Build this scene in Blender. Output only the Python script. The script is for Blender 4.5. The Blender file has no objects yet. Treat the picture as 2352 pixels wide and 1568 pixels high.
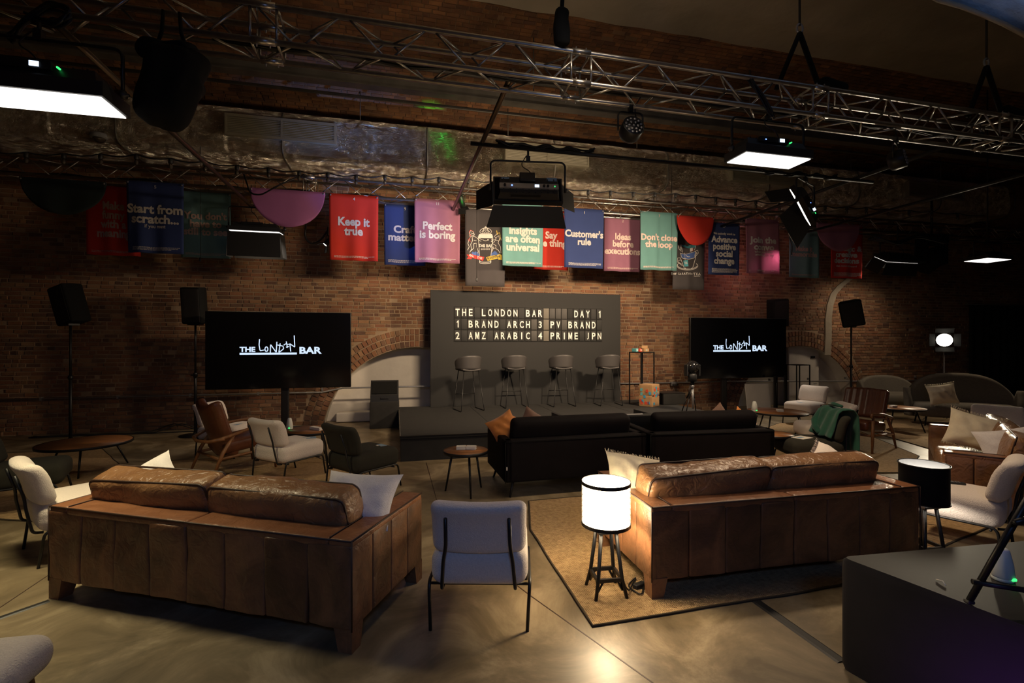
import bpy, math, random
from math import sin, cos, pi, radians, sqrt, atan2
from mathutils import Vector, Matrix, Euler, noise

SC = bpy.context.scene
COL = SC.collection
random.seed(7)

# ------------------------------------------------------------------ camera
F = 1110.0
cam = bpy.data.cameras.new('camera')
cam.lens = F / 2352 * 36.0
cam.sensor_width = 36.0
cam.clip_end = 100
co = bpy.data.objects.new('camera', cam)
COL.objects.link(co)
co.location = (0, 0, 1.7)
co.rotation_euler = (pi / 2, 0, 0)
SC.camera = co

# ------------------------------------------------------------------ world + exposure
SC.view_settings.view_transform = 'Standard'
SC.view_settings.look = 'None'
SC.view_settings.gamma = 1
SC.view_settings.exposure = 0.0
SC.view_settings.use_curve_mapping = False
w = bpy.data.worlds.new('world')
SC.world = w
w.use_nodes = True
w.node_tree.nodes['Background'].inputs[0].default_value = (0.010, 0.008, 0.006, 1)
w.node_tree.nodes['Background'].inputs[1].default_value = 0.15

WARM = (1.0, 0.74, 0.48)
LP = dict(P1=34, P2=42, P8=12, P3=118, P5=130, P6=8, P7=9, table=130, fresnel=26, blue=13, mid=11, up=34)

# ------------------------------------------------------------------ coordinates
A = radians(13.5)                       # the back wall's turn away from the lens
CA, SA = cos(A), sin(A)
W0 = 10.86
D0 = W0 * CA

def WW(s, off, z):                      # wall coordinates -> world
    return Vector((s * CA + off * SA, W0 + s * SA - off * CA, z))

def sz(px, py, off):                    # a pixel seen on a plane parallel to the wall
    t = (px - 1176) / F
    d = (D0 - off) / (CA - t * SA)
    s = d * (t * CA + SA) - W0 * SA
    return s, 1.7 + (784 - py) / F * d

def G(px, py, z=0.0):                   # a pixel seen on a level plane
    d = F * (1.7 - z) / (py - 784)
    return Vector(((px - 1176) / F * d, d, z))

def AT(px, py, d):
    return Vector(((px - 1176) / F * d, d, 1.7 + (784 - py) / F * d))

# ------------------------------------------------------------------ mesh helpers
class MB:
    def __init__(s):
        s.v = []; s.f = []; s.sm = []
    def add(s, vs, fs, smooth=False):
        n = len(s.v)
        s.v.extend([tuple(p) for p in vs])
        for f in fs:
            s.f.append(tuple(i + n for i in f)); s.sm.append(smooth)
        return s
    def xf(s, M, start=0):
        for i in range(start, len(s.v)):
            s.v[i] = tuple(M @ Vector(s.v[i]))
        return s
    def box(s, c, size, M=None):
        x, y, z = [k / 2 for k in size]
        vs = [Vector((a * x, b * y, d * z)) for a in (-1, 1) for b in (-1, 1) for d in (-1, 1)]
        if M: vs = [M @ p for p in vs]
        vs = [p + Vector(c) for p in vs]
        return s.add(vs, [(0, 1, 3, 2), (4, 6, 7, 5), (0, 4, 5, 1), (2, 3, 7, 6), (0, 2, 6, 4), (1, 5, 7, 3)])
    def prism(s, poly, z0, z1):         # polygon (ccw) raised from z0 to z1
        n = len(poly)
        vs = [(p[0], p[1], z0) for p in poly] + [(p[0], p[1], z1) for p in poly]
        fs = [tuple(range(n - 1, -1, -1)), tuple(range(n, 2 * n))]
        fs += [(i, (i + 1) % n, n + (i + 1) % n, n + i) for i in range(n)]
        return s.add(vs, fs)
    def rbox(s, c, size, r, seg=3, M=None, puff=0.0, fn=None, mid=5):
        h = Vector([k / 2 for k in size])
        r = min(r, min(h) * 0.999)
        def axis(hh):
            a = [-hh + r * (1 - cos(i / seg * pi / 2)) for i in range(seg + 1)]
            m = [a[-1] + (hh - r - a[-1]) * 0]
            lo, hi = -(hh - r), hh - r
            mids = [lo + (hi - lo) * i / mid for i in range(1, mid)]
            b = [-k for k in reversed(a)]
            return a + mids + b
        ax = [axis(h.x), axis(h.y), axis(h.z)]
        idx = {}; vs = []; fs = []
        def V(i, j, k):
            key = (i, j, k)
            if key not in idx:
                p = Vector((ax[0][i], ax[1][j], ax[2][k]))
                q = Vector([max(-(h[t] - r), min(h[t] - r, p[t])) for t in range(3)])
                d = p - q
                if d.length > 1e-9: p = q + d.normalized() * r
                if puff:
                    u = [p[t] / h[t] for t in range(3)]
                    thin = min(range(3), key=lambda t: h[t])
                    o = [t for t in range(3) if t != thin]
                    k2 = max(0, 1 - u[o[0]] ** 2) * max(0, 1 - u[o[1]] ** 2)
                    p[thin] += puff * (k2 ** .6) * (1 if u[thin] > 0 else -1) * min(1, abs(u[thin]) * 1.5)
                if fn: p = fn(p)
                idx[key] = len(vs); vs.append(p)
            return idx[key]
        n = [len(a) - 1 for a in ax]
        for i in range(n[0]):
            for j in range(n[1]):
                fs.append((V(i, j, 0), V(i, j + 1, 0), V(i + 1, j + 1, 0), V(i + 1, j, 0)))
                fs.append((V(i, j, n[2]), V(i + 1, j, n[2]), V(i + 1, j + 1, n[2]), V(i, j + 1, n[2])))
        for i in range(n[0]):
            for k in range(n[2]):
                fs.append((V(i, 0, k), V(i + 1, 0, k), V(i + 1, 0, k + 1), V(i, 0, k + 1)))
                fs.append((V(i, n[1], k), V(i, n[1], k + 1), V(i + 1, n[1], k + 1), V(i + 1, n[1], k)))
        for j in range(n[1]):
            for k in range(n[2]):
                fs.append((V(0, j, k), V(0, j, k + 1), V(0, j + 1, k + 1), V(0, j + 1, k)))
                fs.append((V(n[0], j, k), V(n[0], j + 1, k), V(n[0], j + 1, k + 1), V(n[0], j, k + 1)))
        if M: vs = [M @ p for p in vs]
        vs = [Vector(p) + Vector(c) for p in vs]
        return s.add(vs, fs, True)
    def tube(s, pts, r, n=8, closed=False):
        pts = [Vector(p) for p in pts]
        m = len(pts)
        rr = r if isinstance(r, (list, tuple)) else [r] * m
        up = None; vs = []
        for i, p in enumerate(pts):
            if closed: d = pts[(i + 1) % m] - pts[i - 1]
            else: d = pts[min(i + 1, m - 1)] - pts[max(i - 1, 0)]
            if d.length < 1e-9: d = Vector((0, 0, 1))
            d.normalize()
            if up is None:
                up = Vector((0, 0, 1)) if abs(d.z) < .9 else Vector((1, 0, 0))
            a = (up - d * up.dot(d))
            if a.length < 1e-6: a = d.orthogonal()
            a.normalize(); b = d.cross(a); up = a
            for k in range(n):
                t = 2 * pi * k / n
                vs.append(p + (a * cos(t) + b * sin(t)) * rr[i])
        fs = []
        for i in range(m if closed else m - 1):
            j = (i + 1) % m
            for k in range(n):
                fs.append((i * n + k, i * n + (k + 1) % n, j * n + (k + 1) % n, j * n + k))
        if not closed:
            fs.append(tuple(range(n - 1, -1, -1))); fs.append(tuple((m - 1) * n + k for k in range(n)))
        return s.add(vs, fs, True)
    def lathe(s, prof, c=(0, 0, 0), n=28, M=None, smooth=True, caps=True):
        vs = []; fs = []
        for r, z in prof:
            for k in range(n):
                t = 2 * pi * k / n
                p = Vector((r * cos(t), r * sin(t), z))
                if M: p = M @ p
                vs.append(p + Vector(c))
        for i in range(len(prof) - 1):
            for k in range(n):
                fs.append((i * n + k, i * n + (k + 1) % n, (i + 1) * n + (k + 1) % n, (i + 1) * n + k))
        if caps: fs.append(tuple(range(n - 1, -1, -1))); fs.append(tuple((len(prof) - 1) * n + k for k in range(n)))
        return s.add(vs, fs, smooth)
    def sheet(s, fn, nu, nv, smooth=True, thick=0.0):   # fn(u,v) -> point, normal taken from the grid
        P = [[Vector(fn(i / nu, j / nv)) for j in range(nv + 1)] for i in range(nu + 1)]
        def nrm(i, j):
            a = P[min(i + 1, nu)][j] - P[max(i - 1, 0)][j]
            b = P[i][min(j + 1, nv)] - P[i][max(j - 1, 0)]
            c = a.cross(b)
            return c.normalized() if c.length > 1e-12 else Vector((0, 0, 1))
        vs = [P[i][j] for i in range(nu + 1) for j in range(nv + 1)]
        I = lambda i, j: i * (nv + 1) + j
        fs = [(I(i, j), I(i + 1, j), I(i + 1, j + 1), I(i, j + 1)) for i in range(nu) for j in range(nv)]
        if thick:
            N = len(vs)
            vs += [P[i][j] - nrm(i, j) * thick for i in range(nu + 1) for j in range(nv + 1)]
            fs += [tuple(N + k for k in reversed(f)) for f in fs[:nu * nv]]
            for i in range(nu):
                fs.append((I(i + 1, 0), I(i, 0), N + I(i, 0), N + I(i + 1, 0)))
                fs.append((I(i, nv), I(i + 1, nv), N + I(i + 1, nv), N + I(i, nv)))
            for j in range(nv):
                fs.append((I(0, j), I(0, j + 1), N + I(0, j + 1), N + I(0, j)))
                fs.append((I(nu, j + 1), I(nu, j), N + I(nu, j), N + I(nu, j + 1)))
        return s.add(vs, fs, smooth)
    def ribbon(s, pts, w, t=0.0015, y=0.0):   # flat stroke in the x-z plane, facing -y; pts are (x, z)
        pts = [Vector((p[0], 0, p[1])) for p in pts]
        m = len(pts); vs = []
        for i, p in enumerate(pts):
            d = pts[min(i + 1, m - 1)] - pts[max(i - 1, 0)]
            d = d.normalized() if d.length > 1e-9 else Vector((1, 0, 0))
            q = Vector((-d.z, 0, d.x)) * w / 2
            e = d * (w * .3 if i == m - 1 else (-w * .3 if i == 0 else 0))
            for a, yy in ((q, 0), (-q, 0), (-q, -t), (q, -t)):
                vs.append(p + a + e + Vector((0, yy + y, 0)))
        fs = []
        for i in range(m - 1):
            for k in range(4):
                fs.append((i * 4 + k, i * 4 + (k + 1) % 4, i * 4 + 4 + (k + 1) % 4, i * 4 + 4 + k))
        fs += [(3, 2, 1, 0), tuple((m - 1) * 4 + k for k in range(4))]
        return s.add(vs, fs)
    def poly_xz(s, pts, y=0.0, t=0.0015):     # flat filled outline facing -y
        n = len(pts)
        vs = [(p[0], y, p[1]) for p in pts] + [(p[0], y - t, p[1]) for p in pts]
        fs = [tuple(range(n)), tuple(range(2 * n - 1, n - 1, -1))]
        fs += [((i + 1) % n, i, n + i, n + (i + 1) % n) for i in range(n)]
        return s.add(vs, fs)
    def mesh(s, name, mat=None):
        me = bpy.data.meshes.new(name)
        me.from_pydata(s.v, [], s.f)
        me.polygons.foreach_set('use_smooth', s.sm)
        if mat: me.materials.append(mat)
        me.update()
        return me

def obj(name, mb, mat=None, parent=None, loc=None, rotz=None):
    me = mb.mesh(name, mat) if isinstance(mb, MB) else mb
    if mat and not isinstance(mb, MB) and not me.materials: me.materials.append(mat)
    o = bpy.data.objects.new(name, me)
    COL.objects.link(o)
    if parent: o.parent = parent
    if loc is not None: o.location = loc
    if rotz is not None: o.rotation_euler = (0, 0, rotz)
    return o

def tag(o, label=None, cat=None, group=None, kind=None):
    if label: o['label'] = label
    if cat: o['category'] = cat
    if group: o['group'] = group
    if kind: o['kind'] = kind
    return o

def thing(name, label, cat, loc=(0, 0, 0), rotz=0.0, group=None):
    o = bpy.data.objects.new(name, None)
    o.empty_display_size = .1
    COL.objects.link(o)
    o.location = loc; o.rotation_euler = (0, 0, rotz)
    return tag(o, label, cat, group)

def struct(name, mb, mat, parent=None):
    o = obj(name, mb, mat, parent)
    if not parent: o['kind'] = 'structure'
    return o

def kids(o): return [c for c in bpy.data.objects if c.parent == o]

def dup(root, loc, rotz, label, group=None):
    r = root.copy(); COL.objects.link(r)
    r.location = loc; r.rotation_euler = (0, 0, rotz)
    r['label'] = label
    if group: r['group'] = group
    for ch in list(root.children):
        c = ch.copy(); COL.objects.link(c); c.parent = r
        for g in list(ch.children):
            d = g.copy(); COL.objects.link(d); d.parent = c
    return r

def face(dx, dy):        # turn for a thing whose front is local +y
    return atan2(dy, dx) - pi / 2

def RX(a): return Matrix.Rotation(a, 4, 'X')
def RY(a): return Matrix.Rotation(a, 4, 'Y')
def RZ(a): return Matrix.Rotation(a, 4, 'Z')
def TR(x, y, z): return Matrix.Translation((x, y, z))

def bend(pts, r=.04, n=5):    # round the corners of a polyline
    pts = [Vector(p) for p in pts]; out = [pts[0]]
    for i in range(1, len(pts) - 1):
        a, b, c = pts[i - 1], pts[i], pts[i + 1]
        k = min(r, (a - b).length * .45, (c - b).length * .45)
        p, q = b + (a - b).normalized() * k, b + (c - b).normalized() * k
        for j in range(n + 1):
            t = j / n
            out.append(p * (1 - t) ** 2 + b * 2 * t * (1 - t) + q * t * t)
    return out + [pts[-1]]

# lettering -------------------------------------------------------------
def text_mesh(lines, size, bold=0.02, width=None, space=1.0, align='CENTER', depth=.0012, line=.95, font_shear=0):
    cu = bpy.data.curves.new('t', 'FONT')
    cu.body = lines; cu.size = size; cu.align_x = align; cu.align_y = 'CENTER'
    cu.offset = bold * size; cu.extrude = depth; cu.space_character = space; cu.space_line = line
    cu.resolution_u = 3; cu.shear = font_shear
    o = bpy.data.objects.new('t', cu); COL.objects.link(o)
    bpy.context.view_layer.update()
    me = bpy.data.meshes.new_from_object(o.evaluated_get(bpy.context.evaluated_depsgraph_get()))
    bpy.data.objects.remove(o); bpy.data.curves.remove(cu)
    xs = [v.co.x for v in me.vertices] or [0, 1]
    k = 1.0 if not width else width / max(1e-6, max(xs) - min(xs))
    cx = (max(xs) + min(xs)) / 2 if align == 'CENTER' else 0
    for v in me.vertices:
        x, y, z = v.co
        v.co = ((x - cx) * k, -z, y)
    me.materials.clear()
    return me

def text_obj(name, lines, size, mat, parent, loc, **kw):
    me = text_mesh(lines, size, **kw)
    me.materials.append(mat)
    return obj(name, me, None, parent, loc)

# ------------------------------------------------------------------ materials
def nodes(m):
    m.use_nodes = True
    nt = m.node_tree
    return nt, nt.nodes, nt.links, nt.nodes['Principled BSDF']

def mat(name, col, rough=.6, metal=0.0, var=.0, scale=8.0, bump=0.0, bscale=60.0, bdist=.004, emit=None, es=0.0,
        sheen=0.0, stretch=None, trans=0.0, rnd=0.0, spec=.5, detail=5, coat=0.0):
    m = bpy.data.materials.new(name)
    nt, N, L, b = nodes(m)
    b.inputs['Roughness'].default_value = rough
    b.inputs['Metallic'].default_value = metal
    b.inputs['Specular IOR Level'].default_value = spec
    b.inputs['Base Color'].default_value = (*col, 1)
    if sheen: b.inputs['Sheen Weight'].default_value = sheen
    if coat: b.inputs['Coat Weight'].default_value = coat; b.inputs['Coat Roughness'].default_value = .3
    tc = N.new('ShaderNodeTexCoord'); mp = N.new('ShaderNodeMapping')
    L.new(tc.outputs['Object'], mp.inputs[0])
    if stretch: mp.inputs['Scale'].default_value = stretch
    if var or rnd:
        no = N.new('ShaderNodeTexNoise'); no.inputs['Scale'].default_value = scale; no.inputs['Detail'].default_value = detail
        L.new(mp.outputs[0], no.inputs['Vector'])
        cr = N.new('ShaderNodeMapRange')
        cr.inputs['From Min'].default_value = .3; cr.inputs['From Max'].default_value = .7
        cr.inputs['To Min'].default_value = 1 - var; cr.inputs['To Max'].default_value = 1 + var
        L.new(no.outputs['Fac'], cr.inputs['Value'])
        last = cr.outputs[0]
        if rnd:
            oi = N.new('ShaderNodeObjectInfo'); r2 = N.new('ShaderNodeMapRange')
            r2.inputs['To Min'].default_value = 1 - rnd; r2.inputs['To Max'].default_value = 1 + rnd
            L.new(oi.outputs['Random'], r2.inputs['Value'])
            mu = N.new('ShaderNodeMath'); mu.operation = 'MULTIPLY'
            L.new(last, mu.inputs[0]); L.new(r2.outputs[0], mu.inputs[1]); last = mu.outputs[0]
        mx = N.new('ShaderNodeVectorMath'); mx.operation = 'SCALE'
        mx.inputs[0].default_value = col
        L.new(last, mx.inputs['Scale'])
        L.new(mx.outputs[0], b.inputs['Base Color'])
    if bump:
        n2 = N.new('ShaderNodeTexNoise'); n2.inputs['Scale'].default_value = bscale; n2.inputs['Detail'].default_value = 6
        L.new(mp.outputs[0], n2.inputs['Vector'])
        bp = N.new('ShaderNodeBump'); bp.inputs['Strength'].default_value = bump; bp.inputs['Distance'].default_value = bdist
        L.new(n2.outputs['Fac'], bp.inputs['Height']); L.new(bp.outputs[0], b.inputs['Normal'])
    if emit:
        b.inputs['Emission Color'].default_value = (*emit, 1); b.inputs['Emission Strength'].default_value = es
    if trans:
        tr = N.new('ShaderNodeBsdfTranslucent'); tr.inputs[0].default_value = (*col, 1)
        ms = N.new('ShaderNodeMixShader'); ms.inputs[0].default_value = trans
        out = N['Material Output']
        L.new(b.outputs[0], ms.inputs[1]); L.new(tr.outputs[0], ms.inputs[2]); L.new(ms.outputs[0], out.inputs[0])
    return m

def emis(name, col, es): return mat(name, (0, 0, 0), emit=col, es=es)

M = {}
M['black'] = mat('black_metal', (.012, .012, .013), .42, 0.3)
M['blackp'] = mat('black_plastic', (.014, .014, .015), .5)
M['matte'] = mat('matt_black', (.006, .006, .006), .85, spec=.2)
M['fabric_black'] = mat('black_cloth', (.012, .010, .010), .95, var=.2, bump=.3, bscale=300, bdist=.001)
M['velvet'] = mat('black_velvet', (.0045, .0032, .0040), .8, var=.3, scale=5, spec=.15)
M['stage'] = mat('stage_carpet', (.017, .016, .015), .92, var=.15, bump=.4, bscale=400, bdist=.001)
M['board'] = mat('board_paint', (.0175, .017, .0168), .75, var=.04, scale=2)
M['tile'] = mat('tile_dark', (.018, .018, .018), .7, rnd=.45, var=.02)
M['tile_light'] = mat('tile_light', (.15, .135, .11), .6)
M['letter'] = mat('letter_white', (.85, .84, .80), .5)
M['stoolshell'] = mat('stool_shell_grey', (.062, .057, .057), .5)
M['alu'] = mat('truss_aluminium', (.42, .40, .37), .32, .9, var=.12, scale=20, bump=.1, bscale=80)
M['tubeb'] = mat('bronzed_tube', (.10, .07, .05), .35, .7)
M['steel'] = mat('steel_beam', (.12, .11, .09), .55, .3, var=.3, scale=3)
M['pipe'] = mat('grey_conduit', (.33, .33, .34), .35, .6)
M['boucle'] = mat('boucle_cream', (.70, .62, .55), .95, sheen=.3, var=.06, scale=90, bump=.9, bscale=140, bdist=.006)
M['boucle_dark'] = mat('boucle_olive', (.018, .016, .009), .95, var=.1, scale=60, bump=.5, bscale=200, bdist=.002)
M['greyfab'] = mat('felt_grey', (.15, .135, .11), .95, var=.1, scale=30, bump=.3, bscale=250, bdist=.001)
M['pillow_white'] = mat('pillow_white', (.70, .66, .64), .95, var=.05, scale=60, bump=.8, bscale=160, bdist=.003, sheen=.2)
M['pillow_cream'] = mat('pillow_cream', (.72, .64, .47), .92, var=.05, scale=20, bump=.3, bscale=60, bdist=.004)
M['orange'] = mat('orange_velvet', (.55, .19, .03), .8, sheen=.4, var=.2, scale=9)
M['mauve'] = mat('brown_velvet', (.16, .085, .055), .85, sheen=.4, var=.2, scale=9)
M['wood'] = mat('warm_wood', (.30, .125, .042), .42, var=.35, scale=5, stretch=(1, 9, 9), detail=8)
M['walnut'] = mat('walnut_frame', (.22, .095, .035), .45, var=.25, scale=9, stretch=(3, 3, 1))
M['cardboard'] = mat('cardboard', (.42, .25, .12), .85, var=.1)
M['paper'] = mat('paper_white', (.75, .72, .65), .8)
M['bluepaper'] = mat('blue_paper', (.22, .33, .45), .7)
M['tealpaper'] = mat('teal_print', (.12, .42, .45), .7)
M['redprint'] = mat('red_print', (.62, .07, .03), .7)
M['blueprint'] = mat('blue_print', (.05, .33, .55), .7)
M['jacket'] = mat('green_wool', (.004, .060, .034), .9, sheen=.2, var=.2, scale=10, bump=.3, bscale=200, bdist=.002)
M['piping'] = mat('dark_piping', (.035, .014, .007), .55)
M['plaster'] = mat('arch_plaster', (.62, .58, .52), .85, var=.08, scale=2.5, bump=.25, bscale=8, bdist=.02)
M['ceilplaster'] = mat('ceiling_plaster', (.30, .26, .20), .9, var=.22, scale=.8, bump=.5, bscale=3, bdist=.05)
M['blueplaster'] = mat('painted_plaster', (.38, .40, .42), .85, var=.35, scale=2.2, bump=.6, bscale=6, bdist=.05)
M['curtain'] = mat('black_curtain', (.006, .006, .006), .95)
M['shadewhite'] = mat('lamp_lining', (.22, .23, .24), .8)
M['vent'] = mat('vent_frame', (.24, .22, .16), .5, .2)
M['cone'] = mat('white_cone', (.70, .72, .66), .5)
M['greenled'] = emis('green_led', (.05, 1, .2), 1.5)
M['blueled'] = emis('blue_led', (.1, .2, 1), 6)
M['screenlit'] = emis('panel_display', (.65, .8, 1), 2.0)
M['tvglass'] = mat('tv_glass', (.004, .004, .005), .13, spec=.5)
M['tvlogo'] = emis('tv_logo', (.62, .76, 1.0), 1.15)
M['diffuser'] = emis('lit_diffuser', (1, .95, .88), 2.4)
M['lampglow'] = emis('lit_shade', (1.0, .78, .48), 28.0)
M['fresnel'] = emis('fresnel_lens', (1.0, .9, .72), 7)
M['door'] = mat('barn_door_black', (.013, .013, .013), .55)
M['glass'] = mat('dark_glass_bulb', (.05, .04, .03), .08, spec=.8)

# leather with worn patches
def leather(name, col, col2, rough=.38, bump=.35, rnd=.18):
    m = bpy.data.materials.new(name)
    nt, N, L, b = nodes(m)
    tc = N.new('ShaderNodeTexCoord')
    n1 = N.new('ShaderNodeTexNoise'); n1.inputs['Scale'].default_value = 3.2; n1.inputs['Detail'].default_value = 7; n1.inputs['Roughness'].default_value = .6; n1.inputs['Distortion'].default_value = 1.2
    L.new(tc.outputs['Object'], n1.inputs['Vector'])
    rp = N.new('ShaderNodeMapRange'); rp.inputs['From Min'].default_value = .36; rp.inputs['From Max'].default_value = .68
    L.new(n1.outputs['Fac'], rp.inputs['Value'])
    mx = N.new('ShaderNodeMix'); mx.data_type = 'RGBA'
    L.new(rp.outputs[0], mx.inputs[0])
    mx.inputs[6].default_value = (*col, 1); mx.inputs[7].default_value = (*col2, 1)
    oi = N.new('ShaderNodeObjectInfo'); r2 = N.new('ShaderNodeMapRange')
    r2.inputs['To Min'].default_value = 1 - rnd; r2.inputs['To Max'].default_value = 1 + rnd
    L.new(oi.outputs['Random'], r2.inputs['Value'])
    sc = N.new('ShaderNodeVectorMath'); sc.operation = 'SCALE'
    L.new(mx.outputs[2], sc.inputs[0]); L.new(r2.outputs[0], sc.inputs['Scale'])
    L.new(sc.outputs[0], b.inputs['Base Color'])
    b.inputs['Roughness'].default_value = rough
    n2 = N.new('ShaderNodeTexNoise'); n2.inputs['Scale'].default_value = 14; n2.inputs['Detail'].default_value = 6; n2.inputs['Distortion'].default_value = 1.5
    L.new(tc.outputs['Object'], n2.inputs['Vector'])
    n3 = N.new('ShaderNodeTexVoronoi'); n3.inputs['Scale'].default_value = 220
    L.new(tc.outputs['Object'], n3.inputs['Vector'])
    b1 = N.new('ShaderNodeBump'); b1.inputs['Strength'].default_value = bump; b1.inputs['Distance'].default_value = .018
    b2 = N.new('ShaderNodeBump'); b2.inputs['Strength'].default_value = .15; b2.inputs['Distance'].default_value = .001
    L.new(n2.outputs['Fac'], b1.inputs['Height']); L.new(n3.outputs['Distance'], b2.inputs['Height'])
    L.new(b1.outputs[0], b2.inputs['Normal']); L.new(b2.outputs[0], b.inputs['Normal'])
    return m
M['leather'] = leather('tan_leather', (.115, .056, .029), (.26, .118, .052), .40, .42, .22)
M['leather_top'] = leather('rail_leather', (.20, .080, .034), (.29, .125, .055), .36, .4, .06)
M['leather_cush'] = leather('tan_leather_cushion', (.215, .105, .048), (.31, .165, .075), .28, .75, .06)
M['leather_red'] = leather('chestnut_leather', (.105, .034, .015), (.155, .052, .022), .32, .15, .05)

# brick: colour varies from brick to brick
def brickmat(name, cols, grime=.35):
    m = bpy.data.materials.new(name)
    nt, N, L, b = nodes(m)
    tc = N.new('ShaderNodeTexCoord')
    ge = N.new('ShaderNodeNewGeometry'); oi = N.new('ShaderNodeObjectInfo')
    ad = N.new('ShaderNodeMath'); ad.operation = 'ADD'
    L.new(ge.outputs['Random Per Island'], ad.inputs[0]); L.new(oi.outputs['Random'], ad.inputs[1])
    fr = N.new('ShaderNodeMath'); fr.operation = 'FRACT'; L.new(ad.outputs[0], fr.inputs[0])
    cr = N.new('ShaderNodeValToRGB')
    el = cr.color_ramp.elements
    for i, c in enumerate(cols):
        p = i / (len(cols) - 1)
        if i == 0: e = el[0]; e.position = 0
        elif i == len(cols) - 1: e = el[-1]; e.position = 1
        else: e = el.new(p)
        e.color = (*c, 1)
    L.new(fr.outputs[0], cr.inputs[0])
    n1 = N.new('ShaderNodeTexNoise'); n1.inputs['Scale'].default_value = 1.1; n1.inputs['Detail'].default_value = 9; n1.inputs['Roughness'].default_value = .65
    L.new(tc.outputs['Object'], n1.inputs['Vector'])
    mr = N.new('ShaderNodeMapRange'); mr.inputs['From Min'].default_value = .35; mr.inputs['From Max'].default_value = .65
    mr.inputs['To Min'].default_value = 1 - grime; mr.inputs['To Max'].default_value = 1 + grime * .6
    L.new(n1.outputs['Fac'], mr.inputs['Value'])
    sc = N.new('ShaderNodeVectorMath'); sc.operation = 'SCALE'
    L.new(cr.outputs[0], sc.inputs[0]); L.new(mr.outputs[0], sc.inputs['Scale']); L.new(sc.outputs[0], b.inputs['Base Color'])
    n2 = N.new('ShaderNodeTexNoise'); n2.inputs['Scale'].default_value = 45; n2.inputs['Detail'].default_value = 5
    L.new(tc.outputs['Object'], n2.inputs['Vector'])
    bp = N.new('ShaderNodeBump'); bp.inputs['Strength'].default_value = .6; bp.inputs['Distance'].default_value = .008
    L.new(n2.outputs['Fac'], bp.inputs['Height']); L.new(bp.outputs[0], b.inputs['Normal'])
    b.inputs['Roughness'].default_value = .85
    return m
M['brick'] = brickmat('stock_brick', [(.17, .075, .037), (.25, .115, .055), (.11, .057, .038), (.29, .155, .075), (.205, .085, .045), (.31, .18, .095), (.14, .075, .05), (.25, .106, .052)])
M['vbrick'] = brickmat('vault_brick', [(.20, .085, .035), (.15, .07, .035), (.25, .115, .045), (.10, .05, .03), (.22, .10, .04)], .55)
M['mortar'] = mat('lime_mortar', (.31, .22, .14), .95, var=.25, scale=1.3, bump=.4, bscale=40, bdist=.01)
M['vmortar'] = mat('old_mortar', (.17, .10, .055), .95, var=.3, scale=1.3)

# polished concrete
def concrete():
    m = bpy.data.materials.new('polished_concrete')
    nt, N, L, b = nodes(m)
    tc = N.new('ShaderNodeTexCoord')
    n1 = N.new('ShaderNodeTexNoise'); n1.inputs['Scale'].default_value = 1.5; n1.inputs['Detail'].default_value = 12; n1.inputs['Roughness'].default_value = .68; n1.inputs['Distortion'].default_value = .9
    L.new(tc.outputs['Object'], n1.inputs['Vector'])
    cr = N.new('ShaderNodeValToRGB')
    e = cr.color_ramp.elements
    e[0].position = .34; e[0].color = (.095, .070, .038, 1)
    e[1].position = .64; e[1].color = (.34, .27, .17, 1)
    x = e.new(.5); x.color = (.19, .145, .085, 1)
    L.new(n1.outputs['Fac'], cr.inputs[0]); L.new(cr.outputs[0], b.inputs['Base Color'])
    n2 = N.new('ShaderNodeTexNoise'); n2.inputs['Scale'].default_value = 3; n2.inputs['Detail'].default_value = 6
    L.new(tc.outputs['Object'], n2.inputs['Vector'])
    mr = N.new('ShaderNodeMapRange'); mr.inputs['To Min'].default_value = .30; mr.inputs['To Max'].default_value = .55
    L.new(n2.outputs['Fac'], mr.inputs['Value']); L.new(mr.outputs[0], b.inputs['Roughness'])
    bp = N.new('ShaderNodeBump'); bp.inputs['Strength'].default_value = .06; bp.inputs['Distance'].default_value = .01
    L.new(n2.outputs['Fac'], bp.inputs['Height']); L.new(bp.outputs[0], b.inputs['Normal'])
    return m
M['concrete'] = concrete()

# woven jute
def jute():
    m = bpy.data.materials.new('woven_jute')
    nt, N, L, b = nodes(m)
    tc = N.new('ShaderNodeTexCoord')
    wv = N.new('ShaderNodeTexWave'); wv.inputs['Scale'].default_value = 22; wv.inputs['Distortion'].default_value = 2.2; wv.inputs['Detail'].default_value = 3; wv.bands_direction = 'Y'
    wx = N.new('ShaderNodeTexWave'); wx.inputs['Scale'].default_value = 26; wx.inputs['Distortion'].default_value = 3; wx.bands_direction = 'X'
    no = N.new('ShaderNodeTexNoise'); no.inputs['Scale'].default_value = 30; no.inputs['Detail'].default_value = 6
    for q in (wv, wx, no): L.new(tc.outputs['Object'], q.inputs['Vector'])
    mu = N.new('ShaderNodeMath'); mu.operation = 'MULTIPLY'; L.new(wv.outputs['Fac'], mu.inputs[0]); L.new(wx.outputs['Fac'], mu.inputs[1])
    ad = N.new('ShaderNodeMath'); ad.operation = 'ADD'; L.new(mu.outputs[0], ad.inputs[0]); L.new(no.outputs['Fac'], ad.inputs[1])
    cr = N.new('ShaderNodeValToRGB'); e = cr.color_ramp.elements
    e[0].position = .35; e[0].color = (.20, .115, .045, 1); e[1].position = 1.1 if False else 1.0; e[1].color = (.56, .38, .19, 1)
    L.new(ad.outputs[0], cr.inputs[0]); L.new(cr.outputs[0], b.inputs['Base Color'])
    bp = N.new('ShaderNodeBump'); bp.inputs['Strength'].default_value = .8; bp.inputs['Distance'].default_value = .006
    L.new(ad.outputs[0], bp.inputs['Height']); L.new(bp.outputs[0], b.inputs['Normal'])
    b.inputs['Roughness'].default_value = .95
    return m
M['jute'] = jute()
M['jute_edge'] = mat('jute_binding', (.05, .035, .018), .95)

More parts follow.
